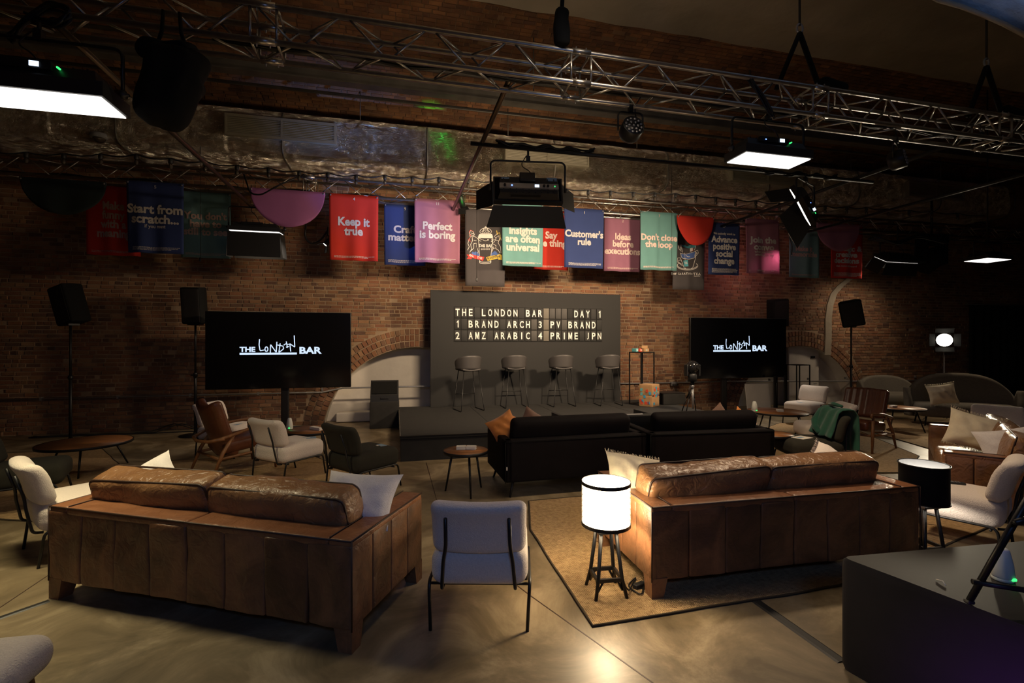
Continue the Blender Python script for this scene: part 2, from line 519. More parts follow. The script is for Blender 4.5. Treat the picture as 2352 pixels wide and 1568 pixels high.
# crinkled foil
def foil():
    m = bpy.data.materials.new('crinkled_foil')
    nt, N, L, b = nodes(m)
    tc = N.new('ShaderNodeTexCoord')
    vo = N.new('ShaderNodeTexVoronoi'); vo.inputs['Scale'].default_value = 9; vo.feature = 'F1'
    no = N.new('ShaderNodeTexNoise'); no.inputs['Scale'].default_value = 5; no.inputs['Detail'].default_value = 8; no.inputs['Distortion'].default_value = 2.5
    L.new(tc.outputs['Object'], no.inputs['Vector'])
    L.new(no.outputs['Color'], vo.inputs['Vector'])
    ad = N.new('ShaderNodeMath'); ad.operation = 'ADD'; L.new(vo.outputs['Distance'], ad.inputs[0]); L.new(no.outputs['Fac'], ad.inputs[1])
    bp = N.new('ShaderNodeBump'); bp.inputs['Strength'].default_value = .95; bp.inputs['Distance'].default_value = .06
    L.new(ad.outputs[0], bp.inputs['Height']); L.new(bp.outputs[0], b.inputs['Normal'])
    b.inputs['Base Color'].default_value = (.80, .74, .62, 1); b.inputs['Metallic'].default_value = 1; b.inputs['Roughness'].default_value = .22
    return m
M['foil'] = foil()

def cloth(name, col): return mat(name, col, .9, trans=.25, var=.05, scale=4)
M['b_red'] = cloth('banner_red', (.60, .035, .02)); M['b_navy'] = cloth('banner_navy', (.035, .06, .20))
M['b_pink'] = cloth('banner_pink', (.36, .15, .23)); M['b_mint'] = cloth('banner_mint', (.16, .36, .35))
M['b_teal'] = cloth('banner_teal', (.14, .27, .29)); M['b_black'] = cloth('banner_charcoal', (.085, .075, .078))
M['b_violet'] = cloth('banner_violet', (.40, .14, .34)); M['b_dark'] = cloth('banner_bottle', (.02, .032, .034))
M['t_grey'] = mat('print_grey', (.52, .50, .50), .8); M['t_pink'] = mat('print_blush', (.72, .55, .50), .8)
M['t_white'] = mat('print_white', (.80, .77, .72), .8); M['t_mint'] = mat('print_seafoam', (.42, .58, .54), .8)
M['t_tan'] = mat('print_tan', (.42, .30, .28), .8)
M['p_red'] = mat('print_red', (.70, .05, .04), .8); M['p_yellow'] = mat('print_yellow', (.72, .52, .08), .8)
M['p_blue'] = mat('print_blue', (.08, .15, .42), .8); M['p_teal'] = mat('print_teal', (.10, .42, .50), .8)
# ================================================================== LED panels (builder; used below and for the lights behind the camera)
def area(name, parent, loc, tilt_x, sx, sy, power, col, spread=180, tilt_y=0):
    l = bpy.data.lights.new(name, 'AREA'); l.shape = 'RECTANGLE'; l.size = sx; l.size_y = sy
    l.energy = power; l.color = col; l.spread = radians(spread)
    o = bpy.data.objects.new(name, l); COL.objects.link(o); o.parent = parent
    o.location = loc; o.rotation_euler = (tilt_x, tilt_y, 0)
    return o

def led_panel(label, pos, wd, dp, tilt, power, rotz=A, roll=0.0, doors=0, yoke=.34, lit=True, col=WARM, spread=150, hang=.0, back=False,
              th=.14, door_len=.26, group='LED lighting panels on the rigging', display=True, flare=38, yaw_yoke=True):
    t = thing('lighting_panel', label, 'lighting panel', pos, rotz, group)
    T = RY(roll) @ RX(tilt)
    # housing: tapered tray, face down at z = -th/2
    def tray(w0, d0, z0, w1, d1, z1):
        vs = [(-w0/2,-d0/2,z0),(w0/2,-d0/2,z0),(w0/2,d0/2,z0),(-w0/2,d0/2,z0),(-w1/2,-d1/2,z1),(w1/2,-d1/2,z1),(w1/2,d1/2,z1),(-w1/2,d1/2,z1)]
        return vs, [(3,2,1,0),(4,5,6,7),(0,1,5,4),(1,2,6,5),(2,3,7,6),(3,0,4,7)]
    m = MB()
    m.add(*tray(wd*.9, dp*.86, -th*.1, wd*.82, dp*.6, th/2))
    # rim around the face
    rw = .02
    for x0, x1, y0, y1 in ((-wd/2, wd/2, -dp/2, -dp/2+rw), (-wd/2, wd/2, dp/2-rw, dp/2), (-wd/2, -wd/2+rw, -dp/2+rw, dp/2-rw), (wd/2-rw, wd/2, -dp/2+rw, dp/2-rw)):
        m.box(((x0+x1)/2, (y0+y1)/2, -th*.25), (x1-x0, y1-y0, th*.5))
    m.add(*tray(wd*.98, dp*.96, -th*.3, wd*.9, dp*.86, -th*.1))
    for i in range(9):
        m.box((-wd*.36 + i*wd*.09, 0, th/2+.006), (.012, dp*.55, .012))
    m.xf(T); obj('housing', m, M['blackp'], t)
    d = MB().box((0, 0, -th*.5-.003), (wd-2*rw, dp-2*rw, .012)); d.xf(T)
    obj('diffuser', d, M['diffuser'] if lit else M['paper'], t)
    e = MB().box((-wd*.05, -dp*.36, th*.44), (wd*.42, .03, th*.3)).xf(T); bx = obj('control_box', e, M['black'], t)
    if back:
        e = MB().box((0, -.02, th*.5+.015), (wd*.84, .07, .03)).xf(T); bk = obj('control_strip', e, M['pipe'], t)
        for (cx_, w_, m_, n_) in ((.10, .055, 'screenlit', 'display'), (-.22, .016, 'blueled', 'status_light'), (.33, .012, 'greenled', 'status_light')):
            obj(n_, MB().box((cx_, -.02, th*.5+.032), (w_, .035 if w_ > .03 else .014, .005)).xf(T), M[m_], bk)
        for cx_ in (.19, .24, -.31): obj('dial', MB().lathe([(.017, 0), (.015, .02)], (cx_, -.02, th*.5+.03), 12).xf(T), M['black'], bk)
        obj('power_pack', MB().rbox((-.02, .10, th*.5+.03), (.20, .12, .06), .01, 2).xf(T), M['blackp'], t)
        obj('label_plate', MB().box((.30, .10, th*.5+.004), (.13, .05, .006)).xf(T), M['bluepaper'], t)
        obj('label_plate', MB().box((-.30, .10, th*.5+.004), (.10, .02, .006)).xf(T), M['bluepaper'], t)
    elif display:
        s_ = MB().box((wd*.06, -dp*.36-.018, th*.44), (.055, .004, .034)).xf(T); obj('display', s_, M['screenlit'], bx)
        g_ = MB().box((wd*.2, -dp*.36, th*.40), (.010, .036, .010)).xf(T); obj('status_light', g_, M['greenled'], bx)
        g_ = MB().box((-wd*.18, -dp*.36, th*.42), (.012, .036, .008)).xf(T); obj('status_light', g_, M['blueled'], bx)
    # yoke
    x = wd/2 + .035
    y = MB().tube(bend([(-x, 0, -.02), (-x, 0, yoke), (x, 0, yoke), (x, 0, -.02)], .07), .013, 8)
    obj('yoke', y, M['black'], t)
    for sx in (-1, 1):
        k = MB().lathe([(.03, 0), (.03, .03), (.012, .035), (.012, .05)], (sx*(x-.01), 0, 0), 10, RY(sx*pi/2)); obj('knob', k, M['blackp'], t)
    c = MB().box((0, 0, yoke+.03), (.05, .05, .07))
    c.tube([(0, 0, yoke+.05), (0, 0, yoke+.12+hang)], .014, 8)
    obj('clamp', c, M['black'], t)
    cb = MB().tube(bend([(wd*.1, -dp*.2, th*.3), (wd*.02, -.1, yoke*.55), (-wd*.12, -.04, yoke*.8), (-.02, 0, yoke+.08)], .08), .006, 6)
    obj('power_cable', cb, M['black'], t)
    if doors:
        a = radians(flare)
        L_ = door_len
        z = -th*.5 - .022
        for nm, (p, q, out) in enumerate(((((-wd/2, -dp/2), (wd/2, -dp/2), (0, -1)), ((wd/2, -dp/2), (wd/2, dp/2), (1, 0)), ((wd/2, dp/2), (-wd/2, dp/2), (0, 1)), ((-wd/2, dp/2), (-wd/2, -dp/2), (-1, 0))))[:4]):
            if nm == 2 and doors == 2: continue
            o_ = Vector((out[0], out[1], 0)) * sin(a) * L_ + Vector((0, 0, -cos(a) * L_))
            P, Q = Vector((*p, z)), Vector((*q, z))
            e_ = (Q - P).normalized() * (L_ * flare / 38 * (.22 if abs(out[1]) else -.10))
            n_ = (Q - P).cross(o_).normalized() * .004
            vs = [P, Q, Q + o_ + e_, P + o_ - e_]
            vs = vs + [v + n_ for v in vs]
            mm = MB().add(vs, [(0, 1, 2, 3), (7, 6, 5, 4), (0, 4, 5, 1), (1, 5, 6, 2), (2, 6, 7, 3), (3, 7, 4, 0)]).xf(T)
            obj('barn_door', mm, M['door'], t)
    if power:
        p = T @ Vector((0, 0, -th*.5 - .016))
        eu = T.to_euler()
        l = area('panel_light', t, p, 0, wd-.06, dp-.06, power, col, spread)
        l.rotation_euler = eu
    return t

# the lit panels that light the room: three facing down, two aimed at the stage, plus those with barn doors
def dpos(px, py, d): return AT(px, py, d)
P1 = led_panel('big lit panel cropped by the left edge, glowing white face down', AT(90, 198, 3.42), .95, .36, 0, LP['P1'], yoke=.33, th=.20, spread=95, col=(1, .84, .50))
P2 = led_panel('lit panel with white face down hanging from the truss on the right', AT(1765, 350, 5.1), .82, .33, 0, LP['P2'], yoke=.33, th=.17, spread=120)
P8 = led_panel('small distant lit panel near the right edge above the dark doorway', AT(2268, 590, 10.2), .70, .46, 0, LP['P8'], rotz=A, yoke=.3, display=False, spread=110, hang=3.1)
P3 = led_panel('unlit-backed panel in the centre seen from behind, aimed at the stage', AT(1213, 435, 6.25), .90, .36, radians(73), LP['P3'], rotz=A-radians(8), doors=2, yoke=.36, th=.16, door_len=.28, spread=140, back=True, flare=50, hang=.08)
P5 = led_panel('tilted panel with open barn doors above the pink banner', AT(1850, 470, 7.22), .62, .34, radians(60), LP['P5'], rotz=A+radians(26), roll=radians(30), doors=2, yoke=.34, door_len=.34, spread=120, flare=35)
P6 = led_panel('panel with barn doors and thin lit slit beside the violet half-round cloth', AT(590, 524, 8.45), .82, .36, radians(4), LP['P6'], doors=1, yoke=.36, hang=.22, door_len=.42, spread=110, flare=5, display=False)
P7 = led_panel('dark panel with barn doors to the right of the red banner', AT(2062, 590, 11.7), 1.0, .38, radians(30), LP['P7'], hang=.3, doors=1, yoke=.34, door_len=.3, spread=110, flare=14, display=False)
# behind the camera: blue wash (its blue is seen on the white chair backs and the upper right of the vault); above the frame a warm one and an added warm fill
P9 = led_panel('blue wash panel behind the viewpoint', (.3, -1.6, 3.1), .8, .36, radians(62), LP['blue'], rotz=0, yoke=.34, col=(.22, .42, 1.0), spread=120, display=False, lit=False)
PB = led_panel('blue wash panel aimed at the upper right vault', (5.4, 2.5, 3.9), .5, .3, radians(160), 30, rotz=-.1, yoke=.3, col=(.22, .45, 1.0), spread=100, display=False, lit=False)
PM = led_panel('warm panel over the seating, above the frame', AT(1395, -85, 4.0), .8, .36, radians(0), LP['mid'], yoke=.3, spread=120, display=False)
PV = led_panel('small violet floor light beside the black block table', Vector((1.25, .75, .16)), .25, .12, radians(88), 2.2, rotz=radians(-42), yoke=.1, col=(.42, .10, 1.0), spread=50, display=False, lit=False, th=.08)
PU = led_panel('added warm fill panel above the frame, brightening the vault', AT(1250, -330, 3.3), .8, .36, radians(148), LP['up'], rotz=A, yoke=.3, spread=140, display=False)  # added fill, not a known fixture: lifts the vault and the ambient level
# ================================================================== SETTING
# floor: slabs meeting at recessed joints are one ground sheet with narrow dark joints cut as strips
fl = MB()
c0, c1 = WW(-13, 0, 0), WW(18, 0, 0)
fl.add([WW(-13, 13, 0), WW(18, 13, 0), WW(18, -.6, 0), WW(-13, -.6, 0)], [(0, 1, 2, 3)])
floor = struct('floor', fl, M['concrete'])
for k, (a, b) in enumerate(((G(979, 1062), G(1004, 1152)), (G(1004, 1152), G(1012, 1230)), (G(1216, 1366), G(1500, 1568)), (G(1216, 1366), G(1130, 1300)), (G(0, 1395), G(112, 1320)))):
    d = (b - a).normalized(); n = Vector((-d.y, d.x, 0)) * .004
    m = MB().add([a - n, b - n, b + n, a + n, *(p + Vector((0, 0, .0012)) for p in (a - n, b - n, b + n, a + n))], [(4, 5, 6, 7), (0, 1, 5, 4), (1, 2, 6, 5), (2, 3, 7, 6), (3, 0, 4, 7)])
    obj('joint', m, M['piping'], floor)
# taped cable runs on the floor
def tape(label, pts, wd=.055):
    m = MB()
    for a, b in zip(pts, pts[1:]):
        d = (b - a).normalized(); n = Vector((-d.y, d.x, 0))
        sec = [(-wd / 2, 0.0005), (-wd * .3, .006), (wd * .3, .006), (wd / 2, .0005)]
        vs = [a + n * x + Vector((0, 0, z)) for x, z in sec] + [b + n * x + Vector((0, 0, z)) for x, z in sec]
        m.add(vs, [(0, 1, 5, 4), (1, 2, 6, 5), (2, 3, 7, 6), (0, 4, 7, 3), (3, 2, 1, 0), (4, 5, 6, 7)])
    tag(obj('cable_tape', m, M['blackp']), label, 'tape')
tape('black tape strip on concrete leading under the right tan sofa to the black box', [G(1700, 1352), G(1742, 1384), G(1935, 1520)], .07)
tape('black tape strip on concrete running left from the left tan sofa corner', [G(112, 1380), G(-60, 1440)], .05)

# walls
ARCH = [(-2.1, 1.9, -.32), (7.75, 1.9, -.32)]
RING = .40
def arch_z(s, extra=0.0):
    z = 0
    for c, r, cz in ARCH:
        rr = r + extra
        if abs(s - c) < rr:
            z = max(z, cz + sqrt(rr * rr - (s - c) ** 2))
    return z
WT = 6.0
cols = []
s = -13.0
while s < 18.001:
    cols.append(s)
    near = any(abs(s - c) < r + .06 for c, r, cz in ARCH)
    s += .05 if near else .25
wm = MB()
for a, b in zip(cols, cols[1:]):
    za, zb = arch_z(a), arch_z(b)
    wm.add([WW(a, 0, za), WW(b, 0, zb), WW(b, 0, WT), WW(a, 0, WT)], [(0, 1, 2, 3)])
wall = struct('wall_back', wm, M['mortar'])
# bricks ------------------------------------------------------------------
rb = random.Random(3)
def brick_verts(s0, s1, z0, z1, pr, f=WW):
    e = .004
    j = [rb.uniform(-e, e) for _ in range(4)]
    t = rb.uniform(-.005, .005)
    b = [(s0 + j[0], -.01, z0 + j[1]), (s1 + j[2], -.01, z0 + j[3]), (s1 + j[2], -.01, z1 + j[1]), (s0 + j[0], -.01, z1 + j[3])]
    q = .004
    vs = [f(*p) for p in b] + [f(b[0][0] + q, pr + t, b[0][2] + q), f(b[1][0] - q, pr - t, b[1][2] + q), f(b[2][0] - q, pr - t, b[2][2] - q), f(b[3][0] + q, pr + t, b[3][2] - q)]
    return vs
BF = [(4, 5, 6, 7), (0, 1, 5, 4), (1, 2, 6, 5), (2, 3, 7, 6), (3, 0, 4, 7)]
single = []; mass = MB()
row = 0; z = .01
while z < 5.2:
    s = -12.5 + (rb.random() * .1)
    header = row % 2 == 0 and rb.random() < .5
    while s < 17.2:
        L_ = .105 if (header and rb.random() < .7) or rb.random() < .08 else .218
        s0, s1, z0, z1 = s, s + L_ - .011, z, z + .065
        s += L_ + .003
        cm, zm = (s0 + s1) / 2, (z0 + z1) / 2
        skip = False
        for c, r, cz in ARCH:
            rad = sqrt((cm - c) ** 2 + (zm - cz) ** 2)
            if rad < r + RING + .03: skip = True
        # the board, the stage and both screens hide a good part of the wall, bricks are laid there as well
        if skip: continue
        pr = .012 + rb.uniform(-.004, .005)
        if rb.random() < .03: pr -= .012
        vs = brick_verts(s0, s1, z0, z1, pr)
        if -4.6 < cm < -2.5 and 1.35 < zm < 3.0 and len(single) < 170 and L_ > .2: single.append(vs)
        else: mass.add(vs, BF)
    z += .0765; row += 1
# arch rings
for ai, (c, r, cz) in enumerate(ARCH):
    for k in range(3):
        r0 = r + .012 + k * .131; r1 = r0 + .118
        n = int(pi * r0 / .098)
        for i in range(n):
            t0 = pi * (i + .04) / n; t1 = pi * (i + .92) / n
            mid = (t0 + t1) / 2
            if cz + r0 * sin(mid) < 0: continue
            j = rb.uniform(-.006, .006); pr = .02 + rb.uniform(-.008, .008)
            P = lambda rr, tt, o: WW(c + rr * cos(tt), o, cz + rr * sin(tt))
            vs = [P(r0 + j, t1, -.01), P(r0 + j, t0, -.01), P(r1 + j, t0, -.01), P(r1 + j, t1, -.01), P(r0 + j + .006, t1 - .003, pr), P(r0 + j + .006, t0 + .003, pr), P(r1 + j - .006, t0 + .003, pr), P(r1 + j - .006, t1 - .003, pr)]
            if ai == 0 and c + r0 * cos(mid) < -1.75 and len(single) < 298: single.append(vs)
            else: mass.add(vs, BF)
for vs in single:
    obj('brick', MB().add(vs, BF), M['brick'], wall)
o = obj('brickwork', mass, M['brick'], wall); o['kind'] = 'stuff'

# white niches inside the arches
for ai, (c, r, cz) in enumerate(ARCH):
    m = MB(); DEP = .42
    n = 40
    t0 = math.asin(-cz / r)
    ang = [t0 + (pi - 2 * t0) * i / n for i in range(n + 1)]
    rim = [(c + r * cos(t), cz + r * sin(t)) for t in ang]
    vs = [WW(a, 0.0, b) for a, b in rim] + [WW(a, -DEP, b) for a, b in rim]
    m.add(vs, [(i, i + 1, n + 2 + i, n + 1 + i) for i in range(n)], True)
    m.add([WW(a, -DEP, b) for a, b in rim], [tuple(range(n + 1))])
    nw = struct('wall_niche', m, M['plaster'])
    nw['label'] = 'white plastered niche under the brick arch ' + ('left of the stage board' if ai == 0 else 'behind the right screen')
# plinth slab at the foot of the left niche
m = MB().rbox((0, 0, 0), (3.3, .26, .20), .02, 2, RZ(A).to_3x3())
pl = struct('trim_1', m.xf(TR(*WW(-2.1, -.22, .11))), M['plaster'])
# peeling plaster band of the great arch at the right
m = MB()
pts = [(1975, 632), (1952, 640), (1932, 656), (1916, 675), (1908, 700), (1904, 730), (1904, 770), (1902, 815)]
P3d = [sz(x, y, .05) for x, y in pts]
for (a, b), (c_, d_) in zip(P3d, P3d[1:]):
    w_ = .10
    vs = [WW(a - w_, .0, b), WW(a + w_, .0, b), WW(a + w_, .045, b), WW(a - w_, .045, b), WW(c_ - w_, .0, d_), WW(c_ + w_, .0, d_), WW(c_ + w_, .045, d_), WW(c_ - w_, .045, d_)]
    m.add(vs, [(0, 1, 2, 3), (7, 6, 5, 4), (2, 6, 7, 3), (0, 3, 7, 4), (1, 5, 6, 2)])
struct('trim_2', m, M['ceilplaster'])
# white door standing in the right niche
a = sz(1808, 792, -.2); b = sz(1876, 960, -.2)
dm = MB().rbox((0, 0, 0), (b[0] - a[0], .05, 1.62), .008, 2, RZ(A).to_3x3()).xf(TR(*WW((a[0] + b[0]) / 2, -.16, .82)))
door = struct('door_1', dm, M['plaster'])
q = sz(1867, 820, -.12)
obj('door_plate', MB().box(WW(q[0], -.12, q[1]), (.13, .012, .05), RZ(A).to_3x3()), M['black'], door)
q = sz(1873, 880, -.12)
obj('door_handle', MB().tube([WW(q[0], -.135, q[1] - .0), WW(q[0], -.08, q[1]), WW(q[0] - .1, -.08, q[1])], .009), M['pipe'], door)

# side and rear walls
def quad(name, pts, mt):
    m = MB().add(pts, [(0, 1, 2, 3)]); return struct(name, m, mt)
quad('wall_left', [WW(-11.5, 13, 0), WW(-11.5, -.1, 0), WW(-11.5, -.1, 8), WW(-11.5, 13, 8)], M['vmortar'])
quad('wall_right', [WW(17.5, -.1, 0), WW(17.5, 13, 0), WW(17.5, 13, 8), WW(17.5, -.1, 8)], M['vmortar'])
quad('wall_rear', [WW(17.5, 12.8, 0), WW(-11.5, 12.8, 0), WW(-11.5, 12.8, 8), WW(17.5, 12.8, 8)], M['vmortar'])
# black curtain with folds in the doorway at the far right
m = MB()
a = sz(2226, 700, .1)
m.sheet(lambda u, v: WW(a[0] + u * 3.6, .10 + .05 * sin(u * 70) + .02 * sin(u * 173), v * a[1]), 90, 3, True, .01)
tag(obj('curtain', m, M['curtain']), 'full-height black curtain closing the opening at the far right', 'curtain')
m = MB().tube([WW(a[0] - .15, .1, a[1] + .02), WW(a[0] + 3.7, .1, a[1] + .02)], .02)
tag(obj('curtain_rail', m, M['steel']), 'dark rail above the black curtain at the far right', 'rail')

# vault: brick near the wall, plaster over the room
PROF = [(0, 5.98), (.5, 6.30), (1.2, 6.62), (2.1, 6.93), (3.0, 7.15), (3.6, 7.25), (5, 7.4), (7, 7.4), (9.5, 7.1), (13, 6.2)]
def prof(w):
    for (a, b), (c_, d_) in zip(PROF, PROF[1:]):
        if w <= c_: return b + (d_ - b) * (w - a) / (c_ - a)
    return PROF[-1][1]
WB = 3.02
m = MB()
m.sheet(lambda u, v: WW(-13 + u * 31, v * WB, prof(v * WB)), 2, 12, True)
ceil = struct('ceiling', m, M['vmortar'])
m = MB()
wq = .02
import math as _m
while wq < WB - .08:
    sl = (prof(wq + .03) - prof(wq)) / .03
    cs = 1 / sqrt(1 + sl * sl)
    s = -10.5 + rb.random() * .2
    w1 = wq + .066 * cs
    while s < 15:
        L_ = .105 if rb.random() < .3 else .218
        s0, s1 = s, s + L_ - .010; s += L_ + .002
        pr = .014 + rb.uniform(-.008, .008)
        nrm = Vector((0, sl * cs, -cs))   # (s, off, z)
        def Pn(ss, ww_, p): return WW(ss, ww_ + nrm.y * p, prof(ww_) + nrm.z * p)
        if rb.random() < .02: continue
        j = rb.uniform(-.003, .003)
        vs = [Pn(s0, wq + j, -.01), Pn(s1, wq - j, -.01), Pn(s1, w1, -.01), Pn(s0, w1, -.01), Pn(s0 + .004, wq + .004, pr), Pn(s1 - .004, wq + .004, pr), Pn(s1 - .004, w1 - .004, pr), Pn(s0 + .004, w1 - .004, pr)]
        m.add(vs, [tuple(reversed(f)) for f in BF])
    wq += .078 * cs
o = obj('vault_brickwork', m, M['vbrick'], ceil); o['kind'] = 'stuff'
# plaster skin: uneven, its torn edge lies over the last courses
def pf(u, v):
    s_ = -13 + u * 31; w_ = WB - .06 + .04 * noise.noise(Vector((s_ * 1.3, 0, 0))) * (1 if v == 0 else 0) + v * (13 - WB + .1)
    n_ = noise.noise(Vector((s_ * .6, w_ * 1.6, 3))) * .03
    st = 0.05 * (1 if 0.052 < v < .075 or .15 < v < .165 else 0)
    return WW(s_, w_, prof(w_) - .035 + n_ - st)
m = MB().sheet(pf, 120, 70, True)
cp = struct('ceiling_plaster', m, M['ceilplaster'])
# near cross arch, lit blue, cutting the upper right corner
m = MB()
arc = [AT(2040, -70, 5.0), AT(2100, -28, 5.0), AT(2155, 0, 5.0), AT(2205, 14, 5.0), AT(2255, 33, 5.0), AT(2305, 55, 5.0), AT(2352, 80, 5.0), AT(2420, 122, 5.0), AT(2500, 180, 5.0), AT(2620, 290, 5.0)]
out = [p + Vector((1.2, 0, 1.6)) for p in arc]
n = len(arc)
back = Vector((.55, .62, .46))
vs = arc + out + [p + back for p in arc]
m.add(vs, [(i, i + 1, n + i + 1, n + i) for i in range(n - 1)] + [(i + 1, i, 2 * n + i, 2 * n + i + 1) for i in range(n - 1)], True)
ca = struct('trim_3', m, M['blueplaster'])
rim = MB().tube([p + Vector((0, -.01, -.01)) for p in arc], .022, 8)
obj('arch_rim', rim, M['ceilplaster'], ca)

# steel beam with conduits under the vault
bt = thing('steel_beam', 'long dark steel beam running under the brick vault above the truss', 'beam', WW(0, 2.45, 5.9))
def u_member(parts, name, s0, s1, off, z, w_, h, mt, parent=None):
    m = MB().box((0, 0, 0), (s1 - s0, w_, h))
    m.xf(TR((s0 + s1) / 2, 0, 0))
    return m
R_ = RZ(A)
def wl(m, off, z): return m.xf(TR(*WW(0, off, z)) @ R_)      # build in wall-aligned local x, place in world
def inv(m, t): return m.xf(t.matrix_world.inverted()) 
m = MB().box((2, 0, 0), (28, .012, .2)).box((2, 0, -.1), (28, .17, .018)).box((2, 0, .1), (28, .17, .018))
bt.rotation_euler = (0, 0, A)
obj('beam_section', m, M['steel'], bt)
for i in range(6):
    obj('hanger_rod', MB().tube([(-9 + i * 4.4, 0, .1), (-9 + i * 4.4, 0, prof(2.45) - 5.9)], .012), M['steel'], bt)
for i, (off, z, r) in enumerate(((2.9, 5.95, .028), (2.1, 5.80, .022), (2.18, 5.74, .012))):
    t = tag(obj('ceiling_pipe', MB().tube([(-11, 0, 0), (15, 0, 0)], r, 10), M['steel']), ['thick dark pipe above the steel beam', 'slim pipe just below the steel beam', 'thinnest pipe hugging the one below the steel beam'][i], 'pipe')
    t.location = WW(0, off, z); t.rotation_euler = (0, 0, A)

# foil duct along the wall
DZ0, DZ1, DOFF = 5.08, 5.93, 1.06
def duct_prof(q):      # q 0..1 around: back-bottom -> front-bottom -> front-top -> back-top
    pts = [(.02, DZ0), (.35, DZ0), (.7, DZ0 - .01), (DOFF - .16, DZ0), (DOFF - .05, DZ0 + .05), (DOFF, DZ0 + .17), (DOFF, DZ0 + .45), (DOFF - .02, DZ1 - .15), (DOFF - .1, DZ1 - .03), (DOFF - .3, DZ1), (.3, DZ1), (.02, DZ1)]
    x = q * (len(pts) - 1); i = min(int(x), len(pts) - 2); f = x - i
    return pts[i][0] * (1 - f) + pts[i + 1][0] * f, pts[i][1] * (1 - f) + pts[i + 1][1] * f
dt = thing('air_duct', 'long foil-wrapped air duct along the top of the brick wall', 'duct', WW(0, 0, 0), A)
NS = 330
def dfn(u, v):
    s_ = -12 + u * 25.5
    o_, z_ = duct_prof(v)
    n_ = noise.noise(Vector((s_ * 4, o_ * 5, z_ * 5))) * .018 + noise.noise(Vector((s_ * 11, o_ * 13, z_ * 13))) * .010
    seg = abs(((s_ + .4) % 2.6) - .06)
    pinch = -.03 * max(0, 1 - seg / .08)
    return Vector((s_, -(o_ + n_ + pinch), z_ + (n_ if v < .5 else -n_)))
obj('foil_wrap', MB().sheet(dfn, NS, 33, True), M['foil'], dt)
for i in range(10):
    s_ = -12 + 2.6 * i + 2.26
    obj('duct_band', MB().tube([(s_, -(duct_prof(q / 16)[0] + .012), duct_prof(q / 16)[1]) for q in range(17)], .014, 6), M['steel'], dt)
for (x0, x1, yc) in ((517, 772, 306), (1160, 1352, 366), (1680, 1842, 408), (2085, 2212, 430)):
    s0, _ = sz(x0, yc, DOFF + .06); s1, _ = sz(x1, yc, DOFF + .06)
    zc = 5.52
    f = MB()
    f.box(((s0 + s1) / 2, -(DOFF + .02), zc), (s1 - s0, .10, .36))
    for zz in (-.165, .165): f.box(((s0 + s1) / 2, -(DOFF + .08), zc + zz), (s1 - s0, .03, .05))
    for xx in (s0 + .02, s1 - .02, (s0 + s1) / 2): f.box((xx, -(DOFF + .082), zc), (.035, .03, .36))
    fr = obj('vent_grille', f, M['vent'], dt)
    for k in range(9):
        obj('slat', MB().box(((s0 + s1) / 2, -(DOFF + .085), zc - .12 + k * .030), (s1 - s0 - .05, .018, .010), RX(.5).to_3x3()), M['vent'], fr)
for i in range(8):
    s_ = -9 + 2.9 * i
    obj('duct_hanger', MB().tube([(s_, -.9, DZ1 - .1), (s_, -.9, prof(.9) + .02)], .008), M['steel'], dt)

# conduit along the wall foot with saddles and a socket box
ct = thing('wall_conduit', 'thin grey conduit running low along the brick wall', 'pipe', WW(0, 0, 0), A)
obj('conduit', MB().tube([(-11, -.045, .66), (-4.0, -.045, .66), (-3.6, -.045, .74), (.6, -.045, .74), (3.2, -.045, .70), (5.6, -.045, .70), (10, -.045, .62), (16.5, -.045, .60)], .017, 8), M['pipe'], ct)
for i in range(22): obj('saddle', MB().box((-10 + 1.2 * i, -.03, .66 if i < 5 else .72), (.03, .06, .055)), M['pipe'], ct)
a = sz(1547, 881, .06)
tag(bx := thing('socket_box', 'small grey double socket box on the conduit beside the camera tripod', 'socket', WW(a[0], .04, a[1]), A))
obj('box', MB().rbox((0, -.03, 0), (.16, .07, .10), .01, 2), M['pipe'], bx)
for sx in (-.035, .04):
    obj('plug', MB().rbox((sx, -.08, -.02), (.05, .05, .05), .012, 2), M['blackp'], bx)
    obj('lead', MB().tube([(sx, -.09, -.04), (sx + .01, -.08, -.2), (sx - .02, -.06, -.36), (sx + .03, -.06, -.6)], .005, 6), M['black'], bx)
# loose cables at the foot of the left wall
for k in range(3):
    pts = []
    for i in range(40):
        s_ = -8.8 + i * .13
        pts.append(WW(s_, .22 + k * .06 + .08 * noise.noise(Vector((i * .3, k * 5, 0))), .012 + (.14 * math.exp(-((i - 17 - k) / 2.0) ** 2) if k < 2 else 0)))
    tag(obj('floor_cable', MB().tube(pts, .010, 6), M['blackp']), 'black cable lying along the foot of the left wall, ' + ['nearest the bricks', 'middle one', 'nearest the room'][k], 'cable', 'cables along the wall foot')
